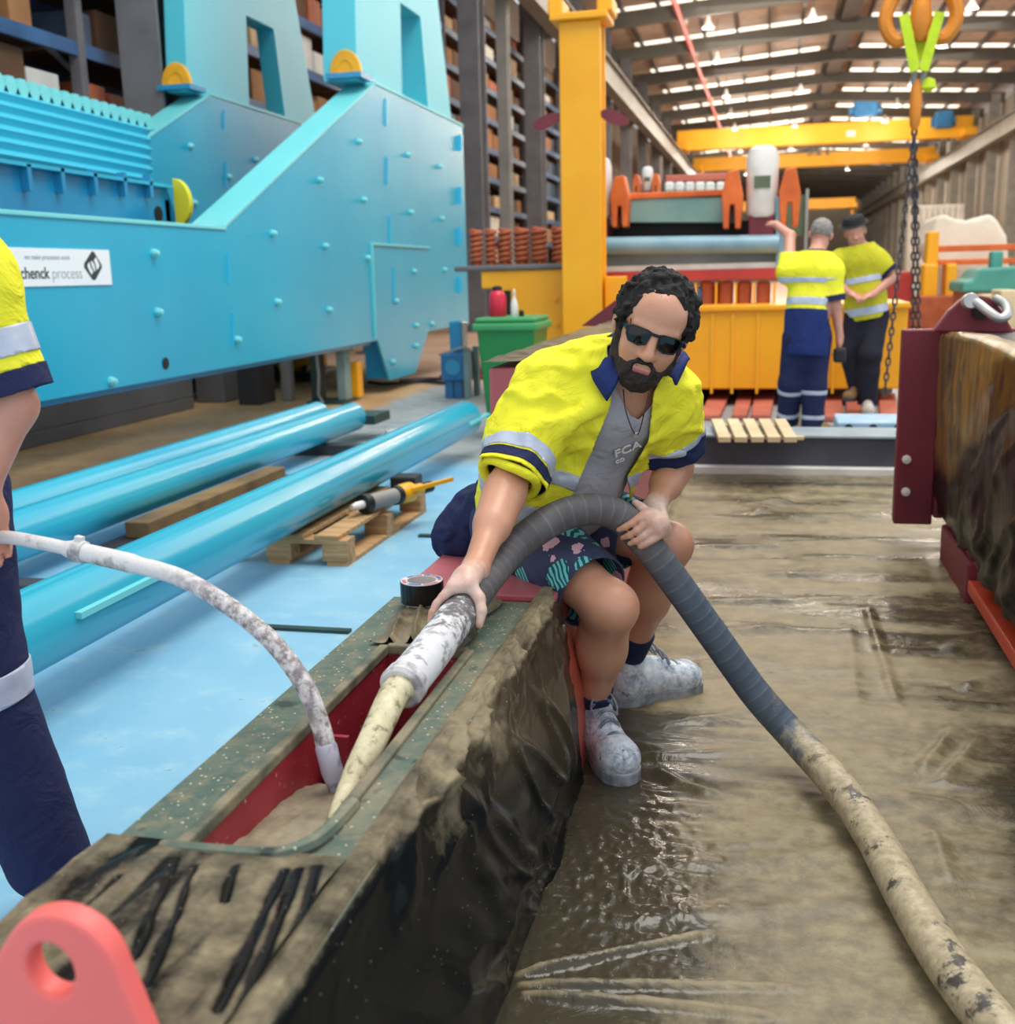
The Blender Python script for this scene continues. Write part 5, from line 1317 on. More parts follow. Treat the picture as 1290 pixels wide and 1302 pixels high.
def head(S, c, R, s=1.0, k=.012):
    L = lambda *p: c+R@(np.array(p)*s)
    def E(p, r, k_=k, op=0, rot=None): S.ell(L(*p), np.array(r)*s, R if rot is None else R@rot, k_*s, op)
    def C(p, q, ra, rb=None, k_=k): S.cap(L(*p), L(*q), ra*s, (ra if rb is None else rb)*s, k_*s)
    E((0, .035, -.012), (.073, .088, .092)); E((0, -.02, .028), (.064, .085, .062), .03)
    E((0, -.068, .030), (.053, .038, .050), .03); E((0, -.098, .056), (.024, .018, .022), .025)
    E((0, .055, .045), (.058, .045, .045), .03)
    for x in (-1, 1):
        E((x*.031, .006, .098), (.019, .012, .013), .012, 1)
        E((x*.031, .005, .077), (.0135, .012, .012), .003)
        C((x*.012, .022, .090), (x*.048, .024, .074), .0085, .007, .014)
        E((x*.038, -.028, .062), (.024, .022, .022), .025)
        C((x*.077, .012, -.008), (x*.080, -.026, -.002), .012, .008, .008); E((x*.086, .006, -.012), (.008, .03, .019), .008)
        E((x*.013, -.036, .095), (.0095, .008, .011), .008)
    C((0, .012, .088), (0, -.030, .107), .0085, .0125, .012); E((0, -.033, .108), (.013, .011, .011), .008)
    C((-.019, -.064, .083), (.019, -.064, .083), .0065, None, .006); C((-.017, -.075, .082), (.017, -.075, .082), .008, None, .006)
    E((0, -.0695, .095), (.024, .0022, .006), .003, 1)
def simple_hand(S, w, d, n, s=1.0, curl=.5, side=1):
    """relaxed hand: w wrist, d pointing direction, n palm normal, side +1 thumb on d x n"""
    d = nrm(d); n = nrm(np.asarray(n)-d*(np.dot(n, d))); t = np.cross(d, n)*side
    S.cap(w, w+d*.035*s, .024*s, .028*s, .02); S.ell(w+d*.055*s, (.042*s, .038*s, .017*s), np.stack([d, t, n], 1), .02)
    for i, (o, L) in enumerate(((.028, .070), (.010, .078), (-.008, .072), (-.026, .056))):
        a = w+d*.085*s+t*o*s; b = a+(d*math.cos(curl*.6)+n*math.sin(curl*.6))*L*.5*s; e = b+(d*math.cos(curl*1.7)+n*math.sin(curl*1.7))*L*.5*s
        S.cap(a, b, .0092*s, .0085*s, .006); S.cap(b, e, .0085*s, .007*s, .006)
    a = w+d*.03*s+t*.026*s; b = a+(d*.6+t*.7+n*.2)*.042*s; e = b+(d*.9+t*.15+n*.3)*.032*s
    S.cap(a, b, .013*s, .0105*s, .01); S.cap(b, e, .0105*s, .008*s, .006)
def boot_sdf(ank, toe, s=1.0, z0=0.0, collar=.12):
    """work boot standing on z0; ank = ankle centre, toe = point of the toe on the ground"""
    S = SDF(); a = np.asarray(ank, float); t = np.asarray(toe, float); d = t-a; d[2] = 0; d = nrm(d); sd = np.array([-d[1], d[0], 0.])
    heel = np.array([a[0], a[1], z0])-d*.055*s; tip = heel+d*.285*s
    R = np.stack([d, sd, np.array([0, 0, 1.])], 1)
    S.cap(heel+d*.045*s+[0, 0, .045*s], heel+d*.05*s+[0, 0, .10*s], .040*s, .042*s, .03)
    S.cap(heel+d*.055*s+[0, 0, .09*s], a+np.array([0, 0, collar*.55*s]), .044*s, .050*s, .03)
    S.cap(heel+d*.09*s+[0, 0, .055*s], tip-d*.06*s+[0, 0, .045*s], .044*s, .040*s, .04)
    S.ell(tip-d*.062*s+[0, 0, .045*s], (.062*s, .049*s, .042*s), R, .03)
    S.ell(heel+d*.125*s+[0, 0, .075*s], (.06*s, .036*s, .045*s), R, .03)
    S.fn(lambda P: P[..., 2]*-1+(z0+.018*s)*1.0 if False else -(P[..., 2]-(z0+.018*s))*-1*-1, [-9]*3, [-9]*3) if False else None
    return S, heel, tip, d, sd
def sole_mesh(heel, tip, d, sd, s, z0):
    n = 40; out = []
    L = np.linalg.norm(tip-heel)
    for i in range(n):
        w = 2*PI*i/n; u = .5-.5*math.cos(w)
        hw = np.interp(u, [0, .06, .2, .45, .7, .88, .97, 1], [0, .030, .040, .037, .050, .046, .026, 0])*s
        p = heel+d*(u*L+.0)+sd*hw*(1 if math.sin(w) >= 0 else -1); out.append((p[0], p[1]))
    return MB().prism(out, 'z', z0, z0+.03*s)
def finish(name, S, h, mat, parent, it=1, disp=None, attrs=None, sharp=0):
    V, F = S.mesh(h, disp)
    V = relax(V, F, it) if it else V
    a = attrs(V) if attrs else None
    return mesh_obj(name, V, F, mat, parent, True, attrs=a, sharp=sharp)

# ------------------------------------------------------------------ the seated man
J = dict(pel=np.array([-.62, 2.90, .605]), chest=np.array([-.435, 2.765, .885]), neck=at(797, 470, Y=2.72), head=at(826, 425, Y=2.60),
         shR=at(698, 500, Y=2.66), shL=at(846, 508, Y=2.82), elR=at(643, 622, Y=2.46), wrR=at(604, 724, Y=2.22), elL=at(858, 592, Y=2.95), wrL=at(832, 645, Y=2.72),
         hipR=np.array([-.66, 2.80, .60]), hipL=np.array([-.56, 3.0, .60]), knR=at(776, 772, Y=2.52), knL=at(848, 694, Y=2.88), anR=at(752, 898, Y=2.74), anL=at(797, 842, Y=3.06))
spine = nrm(J['neck']-J['pel']); lft = nrm(J['shL']-J['shR']); fwd = nrm(np.cross(lft, spine))
man = thing('person', (-.6, 2.85, .5), 'seated man in dark sunglasses, open yellow work shirt and floral shorts, gripping the thick hose', 'person')
HR_ = basis(J['head']-J['neck']+np.array([.0, .02, .12]), (0, -1, 0))
hu = nrm(at(862, 348, Y=2.56)-at(808, 488, Y=2.60)); hf = nrm(np.array([.16, -1.0, -.20]))
HB = basis(hu, hf); HC = at(827, 421, Y=2.62); HS = 1.0
B = SDF()
B.cap(J['pel']-spine*.02, J['pel']+spine*.20, .125, .135, .05, (fwd, .78)); B.cap(J['pel']+spine*.18, J['chest']+spine*.06, .14, .15, .05, (fwd, .72))
B.ell(J['pel']+spine*.17+fwd*.06, (.12, .13, .09), np.stack([lft, spine, fwd], 1), .05)
B.cap(J['shR']-spine*.01, J['shL']-spine*.01, .062, .062, .05); B.cap(J['chest']+spine*.08, J['neck'], .09, .06, .05)
B.cap(J['neck']-spine*.03, HC-hu*.05-hf*.02, .060, .056, .03); head(B, HC, HB, HS)
for s_ in 'RL':
    B.cap(J['sh'+s_], J['el'+s_], .052, .043, .03); B.cap(J['el'+s_], J['wr'+s_], .043, .028, .025)
    m_ = J['el'+s_]*.7+J['wr'+s_]*.3; B.cap(J['el'+s_]*.9+J['wr'+s_]*.1, J['el'+s_]*.55+J['wr'+s_]*.45, .045, .040, .03)
    B.cap(J['hip'+s_], J['kn'+s_], .088, .057, .04); B.cap(J['kn'+s_], J['kn'+s_]*.55+J['an'+s_]*.45, .058, .056, .04); B.cap(J['kn'+s_]*.6+J['an'+s_]*.4, J['an'+s_], .055, .036, .03)
    kf = nrm(J['kn'+s_]-J['hip'+s_]+.6*(J['kn'+s_]-J['an'+s_])); B.ell(J['kn'+s_]+kf*.022, (.036, .036, .036), None, .04)
    cb_ = J['kn'+s_]*.68+J['an'+s_]*.32-nrm(np.cross(np.cross(J['an'+s_]-J['kn'+s_], kf), J['an'+s_]-J['kn'+s_])*-1)*-.02
    B.ell(cb_, (.05, .05, .075), None, .04); B.cap(J['an'+s_], J['an'+s_]-[0, 0, .05], .036, .04, .02)
# hands wrapped on the hose
def hose_frame(px, py):
    X, Y = proj(BP); i = int(np.argmin((X-px)**2+(Y-py)**2)); c = BP[i]; a = nrm(BP[max(i-3, 0)]-BP[i+3])     # a points toward the nozzle
    return c, a, i
def grip(S, wr, px, py, up, side, spread, thumb_u, R=HR+.001, palm_ang=0.0, lens=(.074, .082, .077, .060), f0=18, dens=1.0, alongs=(.040, .018, -.004, -.025), slide=.03, th0=-25, th1=-105):
    c, a, i = hose_frame(px, py); n = nrm(np.asarray(up)-a*np.dot(up, a)); s = np.cross(a, n)*side
    def P(u, ang, off): return c+a*u+(n*math.cos(math.radians(ang))+s*math.sin(math.radians(ang)))*(R+off)
    S.cap(wr, P(-.008, palm_ang, .020), .027, .026, .02)
    for o in (-.026, -.008, .010, .028): S.cap(P(o-.006, palm_ang-12, .016), P(o+.006, palm_ang+f0, .014), .0165, .0145, .014)
    for u0, L in zip(alongs, lens):
        step = math.degrees(L/(R+.012)); k = 4; prev = P(u0, palm_ang+f0-4, .013); r0 = .0105
        for q in range(1, k+1):
            e = P(u0+slide*q/k, palm_ang+f0+step*q/k*spread, .0095-.001*q/k); r1 = .0102-.0027*q/k
            S.cap(prev, e, r0, r1, .005); prev, r0 = e, r1
    prev = P(.012, palm_ang-12, .016); r0 = .0165
    for q in range(1, 4):
        e = P(.012+thumb_u*q/3, palm_ang+th0+(th1-th0)*q/3, .010); r1 = .0135-.0042*q/3; S.cap(prev, e, r0, r1, .008); prev, r0 = e, r1
grip(B, J['wrR'], 592, 770, (0, -.25, 1), 1, .95, .052, slide=.050)
grip(B, J['wrL'], 815, 676, (.35, -.25, .9), -1, 1.0, .050, slide=.012, th0=-10, th1=-50)
def dustattr(V):
    d = np.minimum(np.linalg.norm(V-J['wrR']-np.array([0, -.08, -.06]), axis=1), np.linalg.norm(V-J['wrL']-np.array([0, -.06, -.04]), axis=1))
    return {'dust': np.clip(1.25-d/.12, 0, 1)}
body = finish('body', B, .0042, M['skin_main'], man, 2, attrs=dustattr)
body['label'] = 'brown skinned body with cement dust on both hands'

# hair, beard, sunglasses
def LH(*p): return HC+HB@np.array(p)*HS
H = SDF()
H.ell(LH(0, .050, -.022), (.087, .091, .096), HB, .02); 
for x in (-1, 1): H.ell(LH(x*.074, .03, -.005), (.020, .06, .045), HB, .02)
H.ell(LH(0, .026, .090), (.068, .068, .075), HB, .012, 1)
H.ell(LH(0, -.075, .05), (.1, .085, .12), HB, .02, 1)
for x in (-1, 1): H.ell(LH(x*.09, -.01, .0), (.025, .03, .022), HB, .01, 1)
def curls(P): return -.020*(vnoise(P*62, 3)-.42)-.010*(vnoise(P*130, 5)-.5)
V, F = H.mesh(.0036, curls); V, F = biggest(V, F, 1500); mesh_obj('hair', V, F, M['hair'], man, sharp=0)
Bd = SDF()
Bd.ell(LH(0, -.068, .032), (.061, .047, .058), HB, .02); Bd.ell(LH(0, -.104, .056), (.042, .030, .034), HB, .03)
for x in (-1, 1):
    Bd.cap(LH(x*.070, .0, .008), LH(x*.060, -.06, .022), .012, .020, .02); Bd.cap(LH(x*.027, -.056, .085), LH(x*.032, -.088, .076), .010, .013, .01)
    Bd.cap(LH(0, -.0495, .094), LH(x*.027, -.056, .085), .0055, .0075, .006)
Bd.ell(LH(0, -.012, .085), (.065, .032, .05), HB, .012, 1); Bd.ell(LH(0, -.0695, .098), (.025, .0135, .024), HB, .006, 1)
for x in (-1, 1): Bd.ell(LH(x*.046, -.038, .085), (.022, .028, .03), HB, .012, 1)
V, F = Bd.mesh(.0034, lambda P: -.005*(vnoise(P*160, 7)-.45)-.004*(vnoise(P*80, 9)-.4)); V, F = biggest(V, F, 600); mesh_obj('beard', V, F, M['beard'], man, sharp=0)
V, F = SDF().cap(LH(-.017, -.0755, .0845), LH(.017, -.0755, .0845), .0068, None, .004).cap(LH(-.016, -.0635, .0855), LH(.016, -.0635, .0855), .0045, None, .002).mesh(.0025)
mesh_obj('lips', V, F, M['lip'], man, sharp=0)
def glasses():
    mb = MB(); ml = MB()
    def fr_pt(x, y): return LH(x, y, .103-3.4*x*x-.002)
    for s in (-1, 1):
        o = [(.007, .0185), (.020, .0215), (.055, .021), (.066, .016), (.065, -.004), (.055, -.0185), (.030, -.021), (.014, -.014)]
        n_ = len(o); c0 = np.mean(o, axis=0)
        inn = [tuple(c0+(np.array(p)-c0)*.83) for p in o]
        back = HB@np.array([0, 0, -.004])
        V = [fr_pt(s*x, y+.003) for x, y in o]+[fr_pt(s*x, y+.003) for x, y in inn]; V += [v+back for v in V]
        F = []
        for i in range(n_):
            j = (i+1) % n_; F += [(i, j, n_+j, n_+i), (2*n_+j, 2*n_+i, 3*n_+i, 3*n_+j), (j, i, 2*n_+i, 2*n_+j), (n_+i, n_+j, 3*n_+j, 3*n_+i)]
        mb.add(V, F); lv = [fr_pt(s*x, y+.003)+back*.4 for x, y in inn]+[LH(s*c0[0], c0[1]+.003, .103-3.4*c0[0]**2+.001)]
        ml.add(lv, [(i, (i+1) % n_, n_) for i in range(n_)])
        mb.bar(fr_pt(s*.066, .013), LH(s*.083, .014, -.01), .004, .013, up=HB[:, 1]); mb.bar(LH(s*.083, .014, -.01), LH(s*.084, .0, -.04), .004, .008, up=HB[:, 1])
    mb.bar(fr_pt(-.009, .018), fr_pt(.009, .018), .005, .007, up=HB[:, 1])
    g = fix_normals(mb.build('sunglasses', M['shade_frame'], man, bevel=.0012)); g['label'] = 'black wraparound sunglasses'
    fix_normals(ml.build('lens', M['lens'], g, smooth=True))
glasses()

# garments
def torso_sdf(o, chest_o=None):
    S = SDF(); p, c = J['pel'], J['chest']
    S.cap(p-spine*.03, p+spine*.20, .128+o, .14+o, .06, (fwd, .80)); S.cap(p+spine*.18, c+spine*.06, .145+o, .152+o, .06, (fwd, .75))
    S.ell(p+spine*.16+fwd*.062, (.122+o, .13+o, .092+o), np.stack([lft, spine, fwd], 1), .06)
    S.cap(J['shR']-spine*.012, J['shL']-spine*.012, .062+o, .062+o, .06); S.cap(c+spine*.08, J['neck']-spine*.02, .092+o, .062+o, .05)
    return S
T = torso_sdf(.011); V, F = T.mesh(.006)
X_, Y_ = proj(V); ft = (V-J['chest'])@fwd
neckg = np.where(ft > -.02, -polysd(X_, Y_, [(778, 440), (838, 440), (833, 500), (828, 515), (812, 533), (800, 527), (788, 505), (781, 490)]), -((V-J['neck'])@spine-.0)*600)
V, F = cut(V, F, np.minimum(neckg, 40)); V, F = cut(V, F, np.minimum(((V-J['pel'])@spine+.02)*100, 10))
V = relax(V, F, 2); tee = mesh_obj('t_shirt', V, F, M['tee'], man, sharp=0); thicken(tee, .003, 1)
# print on the chest
tp_ = at(788, 572, Y=2.60)
def onsurf(px, py, V=V):
    X, Y = proj(V); f = (V-J['chest'])@fwd; d = (X-px)**2+(Y-py)**2+np.where(f > 0, 0, 1e6); return V[int(np.argmin(d))]
pr = onsurf(778, 578); e1 = nrm(onsurf(806, 566)-onsurf(778, 578)); e2 = nrm(onsurf(775, 570)-onsurf(782, 592)); nn = nrm(np.cross(e1, e2)); e2 = np.cross(nn, e1)
for body_, sz, off in (('FCA', .040, (0, 0)), ('co', .026, (0, -.026))):
    p = pr+nn*.012+e1*off[0]+e2*off[1]
    M4 = Matrix([[e1[i], e2[i], nn[i], p[i]] for i in range(3)]+[[0, 0, 0, 1]])
    text_obj('print', body_, sz, M4, M['white_paint'], tee, .0004)
pd = at(806, 548, Y=2.585); pq = onsurf(806, 548)+nn*.01
MB().lathe([(.001, -.004), (.009, -.003), (.011, 0), (.009, .003), (.001, .004)], pq+nn*.004, 12, ax=nn).build('pendant', M['galv'], man, smooth=True)
MB().tube(spline([at(792, 495, Y=2.62), at(796, 525, Y=2.59), pq+nn*.006, at(820, 520, Y=2.60), at(827, 492, Y=2.66)], 8), .0016, 5).build('necklace', M['dark_steel'], man, smooth=True)

SH = torso_sdf(.026)
uR = nrm(J['elR']-J['shR']); uL = nrm(J['elL']-J['shL'])
SH.cap(J['shR'], J['shR']+uR*.26, .072, .078, .05); SH.cap(J['shL'], J['shL']+uL*.17, .072, .076, .05)
SH.cap(at(655, 560, Y=2.62), at(650, 640, Y=2.66), .07, .08, .06)              # back panel hanging over the hip
# shirt tail bunched on the beam behind the arm
SH.cap(at(640, 640, Y=2.80), at(600, 672, Y=2.86), .075, .06, .05); SH.cap(at(606, 640, Y=2.9), at(572, 684, Y=2.88), .05, .045, .05); SH.ell(at(596, 690, Y=2.84), (.07, .05, .035), None, .05)
# pulled folds
for p, q in (((640, 545), (700, 500)), ((660, 575), (715, 520)), ((720, 540), (765, 510))):
    SH.cap(at(*p, Y=2.555), at(*q, Y=2.59), .014, .012, .02)
V, F = SH.mesh(.0062, lambda P: .016*(fbm(P*np.array([14, 14, 8]), 3, 13)-.5)+.011*(1-np.abs(fbm(P*np.array([10, 10, 17]), 2, 17)-.5)*7).clip(0, 1)*-1)
X_, Y_ = proj(V); ft = (V-J['chest'])@fwd
# cuffs: trim each sleeve across the arm
tR, dR, LR = seg_t(V, J['shR'], J['shR']+uR*.3); tL, dL, LL = seg_t(V, J['shL'], J['shL']+uL*.3)
armR = (tR > .10) & (dR < .11) & ((V-J['pel'])@lft < -.02); 
gR = np.where(dR < .105, .262-tR, 1.0); gL = np.where((dL < .10) & (tL > .06), .165-tL, 1.0)
tail = (X_ < 668) & (Y_ > 585) & (V[:, 1] > 2.72)
gR = np.where(tail, 1.0, gR)
V1 = np.hstack([V, tR[:, None], dR[:, None], tL[:, None], dL[:, None]])
V1, F = cut(V1, F, np.minimum(gR, gL))
# front opening (the placket edges) and neck hole
def opening(Vx):
    X, Y = proj(Vx[:, :3]); f = (Vx[:, :3]-J['chest'])@fwd; up_ = (Vx[:, :3]-J['neck'])@spine
    op = -polysd(X, Y, [(772, 440), (776, 508), (770, 530), (752, 574), (728, 627), (690, 672), (640, 720), (700, 760), (800, 720), (800, 625), (796, 607), (813, 580), (824, 560), (830, 500), (846, 470), (846, 430)])/500.0
    return np.where(f > -.015, op, -up_+.062)
V1, F = cut(V1, F, np.minimum(opening(V1), .05))
g = (V1[:, :3]-J['pel'])@spine
X, Y = proj(V1[:, :3]); tl = (V1[:, 1] > 2.74) & (X < 690)
V1, F = cut(V1, F, np.where(tl, .1, np.minimum(g+.035, .1)))
V1, F = biggest(V1, F)
V1 = relax(V1, F, 2)
def split(V, F, g): return cut(V, F, g), cut(V, F, -g)
def fieldn(V): return V[:, 3], V[:, 4], V[:, 5], V[:, 6]
# right cuff navy, tape above it
pieces = []
def carve(V, F, fn, name, mat):
    g = fn(V); a = cut(V, F, g); b = cut(V, F, -g)
    if len(a[1]): pieces.append((name, mat, a))
    return b
onR = lambda V: np.where((V[:, 4] < .12) & (V[:, 3] > .09) & ~((V[:, 1] > 2.72) & (V[:, 3] > .24)), 1.0, -1.0)
def band(t0, t1, tc, dc, dm):
    def f(V):
        t = V[:, tc]; return np.where(V[:, dc] < dm, np.minimum(t-t0, t1-t), -.05)
    return f
rest = (V1, F)
rest = carve(*rest, band(.222, .25, 3, 4, .105), 'cuff', M['navy'])
rest = carve(*rest, band(.180, .216, 3, 4, .105), 'reflective_tape', M['tape'])
rest = carve(*rest, band(.125, .30, 5, 6, .10), 'cuff', M['navy'])
rest = carve(*rest, band(.105, .125, 5, 6, .10), 'reflective_tape', M['tape'])
def tail_f(V):
    X, Y = proj(V[:, :3]); return np.where(V[:, 1] > 2.66, polysd(X, Y, [(500, 560), (612, 590), (640, 640), (672, 690), (690, 800), (500, 800)])/500.0, -.05)
rest = carve(*rest, tail_f, 'shirt_tail', M['navy'])
tb1 = (onsurf(716, 608, rest[0][:, :3])-J['pel'])@spine; tb2 = (onsurf(664, 655, rest[0][:, :3])-J['pel'])@spine
def tband(tc, w):
    def f(V):
        t = (V[:, :3]-J['pel'])@spine; arm = np.minimum(V[:, 4]-.098, V[:, 6]-.095)
        return np.minimum(np.minimum(t-(tc-w), (tc+w)-t), arm)
    return f
rest = carve(*rest, tband(tb1, .018), 'reflective_tape', M['tape'])
if abs(tb1-tb2) > .05: rest = carve(*rest, tband(tb2, .020), 'reflective_tape', M['tape'])
shirt = mesh_obj('shirt', rest[0], rest[1], M['hivis'], man, sharp=0); thicken(shirt, .004, 1); shirt['label'] = 'open yellow work shirt'
for nm, mt, (v, f) in pieces: thicken(mesh_obj(nm, v, f, mt, shirt, sharp=0), .0055, 1)
# rolled yellow fold under the right cuff
a, b, d_ = frame(uR); cc = J['shR']+uR*.262
MB().tube([cc+(math.cos(w)*a+math.sin(w)*b)*(.068+.006*math.sin(3*w))+uR*(.01*math.sin(2*w)) for w in np.linspace(0, 2*PI, 40)], .012, 10, caps=False).build('rolled_hem', M['hivis'], shirt, smooth=True)
# collar
ci = [(789, 472, 2.565), (783, 450, 2.62), (780, 424, 2.69), (795, 415, 2.79), (835, 425, 2.83), (862, 446, 2.79), (860, 462, 2.70), (846, 474, 2.62)]
co = [(771, 510, 2.550), (752, 478, 2.585), (757, 450, 2.66), (775, 430, 2.83), (835, 440, 2.89), (873, 455, 2.82), (872, 462, 2.73), (859, 490, 2.645)]
ci = spline([at(x, y, Y=z) for x, y, z in ci], 8); co = spline([at(x, y, Y=z) for x, y, z in co], 8)
mid = (ci+co)/2+spine*.008+fwd*.004
V = np.vstack([ci, mid, co]); n_ = len(ci)
F = [(i+k*n_, i+1+k*n_, i+1+(k+1)*n_, i+(k+1)*n_) for k in (0, 1) for i in range(n_-1)]
thicken(fix_normals(mesh_obj('collar', V, F, M['navy_bright'], shirt, sharp=0)), .006, 0)

# shorts
SS = SDF()
SS.cap(J['pel']-spine*.02, J['pel']+spine*.07, .138, .135, .05, (fwd, .85))
for s_, e_ in (('R', .84), ('L', .68)):
    k_ = J['hip'+s_]+(J['kn'+s_]-J['hip'+s_])*(e_+.16); SS.cap(J['hip'+s_], k_, .110, .092, .05)
V, F = SS.mesh(.0065, lambda P: .008*(fbm(P*14, 3, 19)-.5))
g = np.ones(len(V))
for s_, e_ in (('R', .83), ('L', .70)):
    t, d, L = seg_t(V, J['hip'+s_], J['kn'+s_]); o_ = 'L' if s_ == 'R' else 'R'
    t2, d2, L2 = seg_t(V, J['hip'+o_], J['kn'+o_])
    g = np.where(d < d2, L*e_-t, g)
V, F = cut(V, F, g); V = relax(V, F, 2)
sho = mesh_obj('shorts', V, F, M['floral'], man, sharp=0); thicken(sho, .004, 1); sho['label'] = 'navy shorts with teal leaves and pink flowers'
# socks and boots
for s_, toe in (('R', at(780, 982, Z=0)), ('L', at(878, 880, Z=0))):
    an = J['an'+s_].copy(); kn = J['kn'+s_]; up_ = nrm(kn-an)
    sk = MB(); top = an+up_*(.085 if s_ == 'R' else .125)
    pth = [an-[0, 0, .03], an+up_*.02, an+up_*.05, top]; r_ = [.044, .043, .046, .052]
    if s_ == 'R': r_ = [.045, .045, .047, .048]
    sk.tube(pth, r_, 22).build('sock', M['sock'], man, smooth=True)
    S, heel, tip, d, sd = boot_sdf(an, toe, 1.10, 0.006, .13)
    V, F = S.mesh(.0045, lambda P: .003*(fbm(P*40, 3, 23)-.5))
    V, F = cut(V, F, (an[2]+.068-V[:, 2])+(V[:, :3]-an)@d*.25); V, F = cut(V, F, V[:, 2]-.02); V = relax(V, F, 1)
    bt_ = mesh_obj('boot', V, F, M['boots'], man, sharp=0); thicken(bt_, .004, -1)
    bt_['label'] = 'cement splashed boot'
    sole_mesh(heel, tip+d*.004, d, sd, 1.13, .004).build('sole', M['sole'], bt_, bevel=.006)
    lc = MB()
    for q in range(5):
        c_ = heel+d*(.118+.025*q)+[0, 0, .176-.014*q-.0012*q*q]
        w_ = .030-.001*q
        lc.tube(spline([c_-sd*w_+[0, 0, -.014], c_-sd*w_*.5+[0, 0, -.001], c_+[0, 0, .003], c_+sd*w_*.5+[0, 0, -.001], c_+sd*w_+[0, 0, -.014]], 5)+d*.004*(-1)**q, .0045, 6)
    for q in (-1, 1):
        c_ = heel+d*.115+[0, 0, .178]; lc.tube(spline([c_, c_+sd*q*.02+d*.02, c_+sd*q*.035+d*.035+[0, 0, -.03], c_+sd*q*.03+d*.05+[0, 0, -.05]], 6), .003, 6)
    lc.build('laces', M['lace'], bt_, smooth=True)

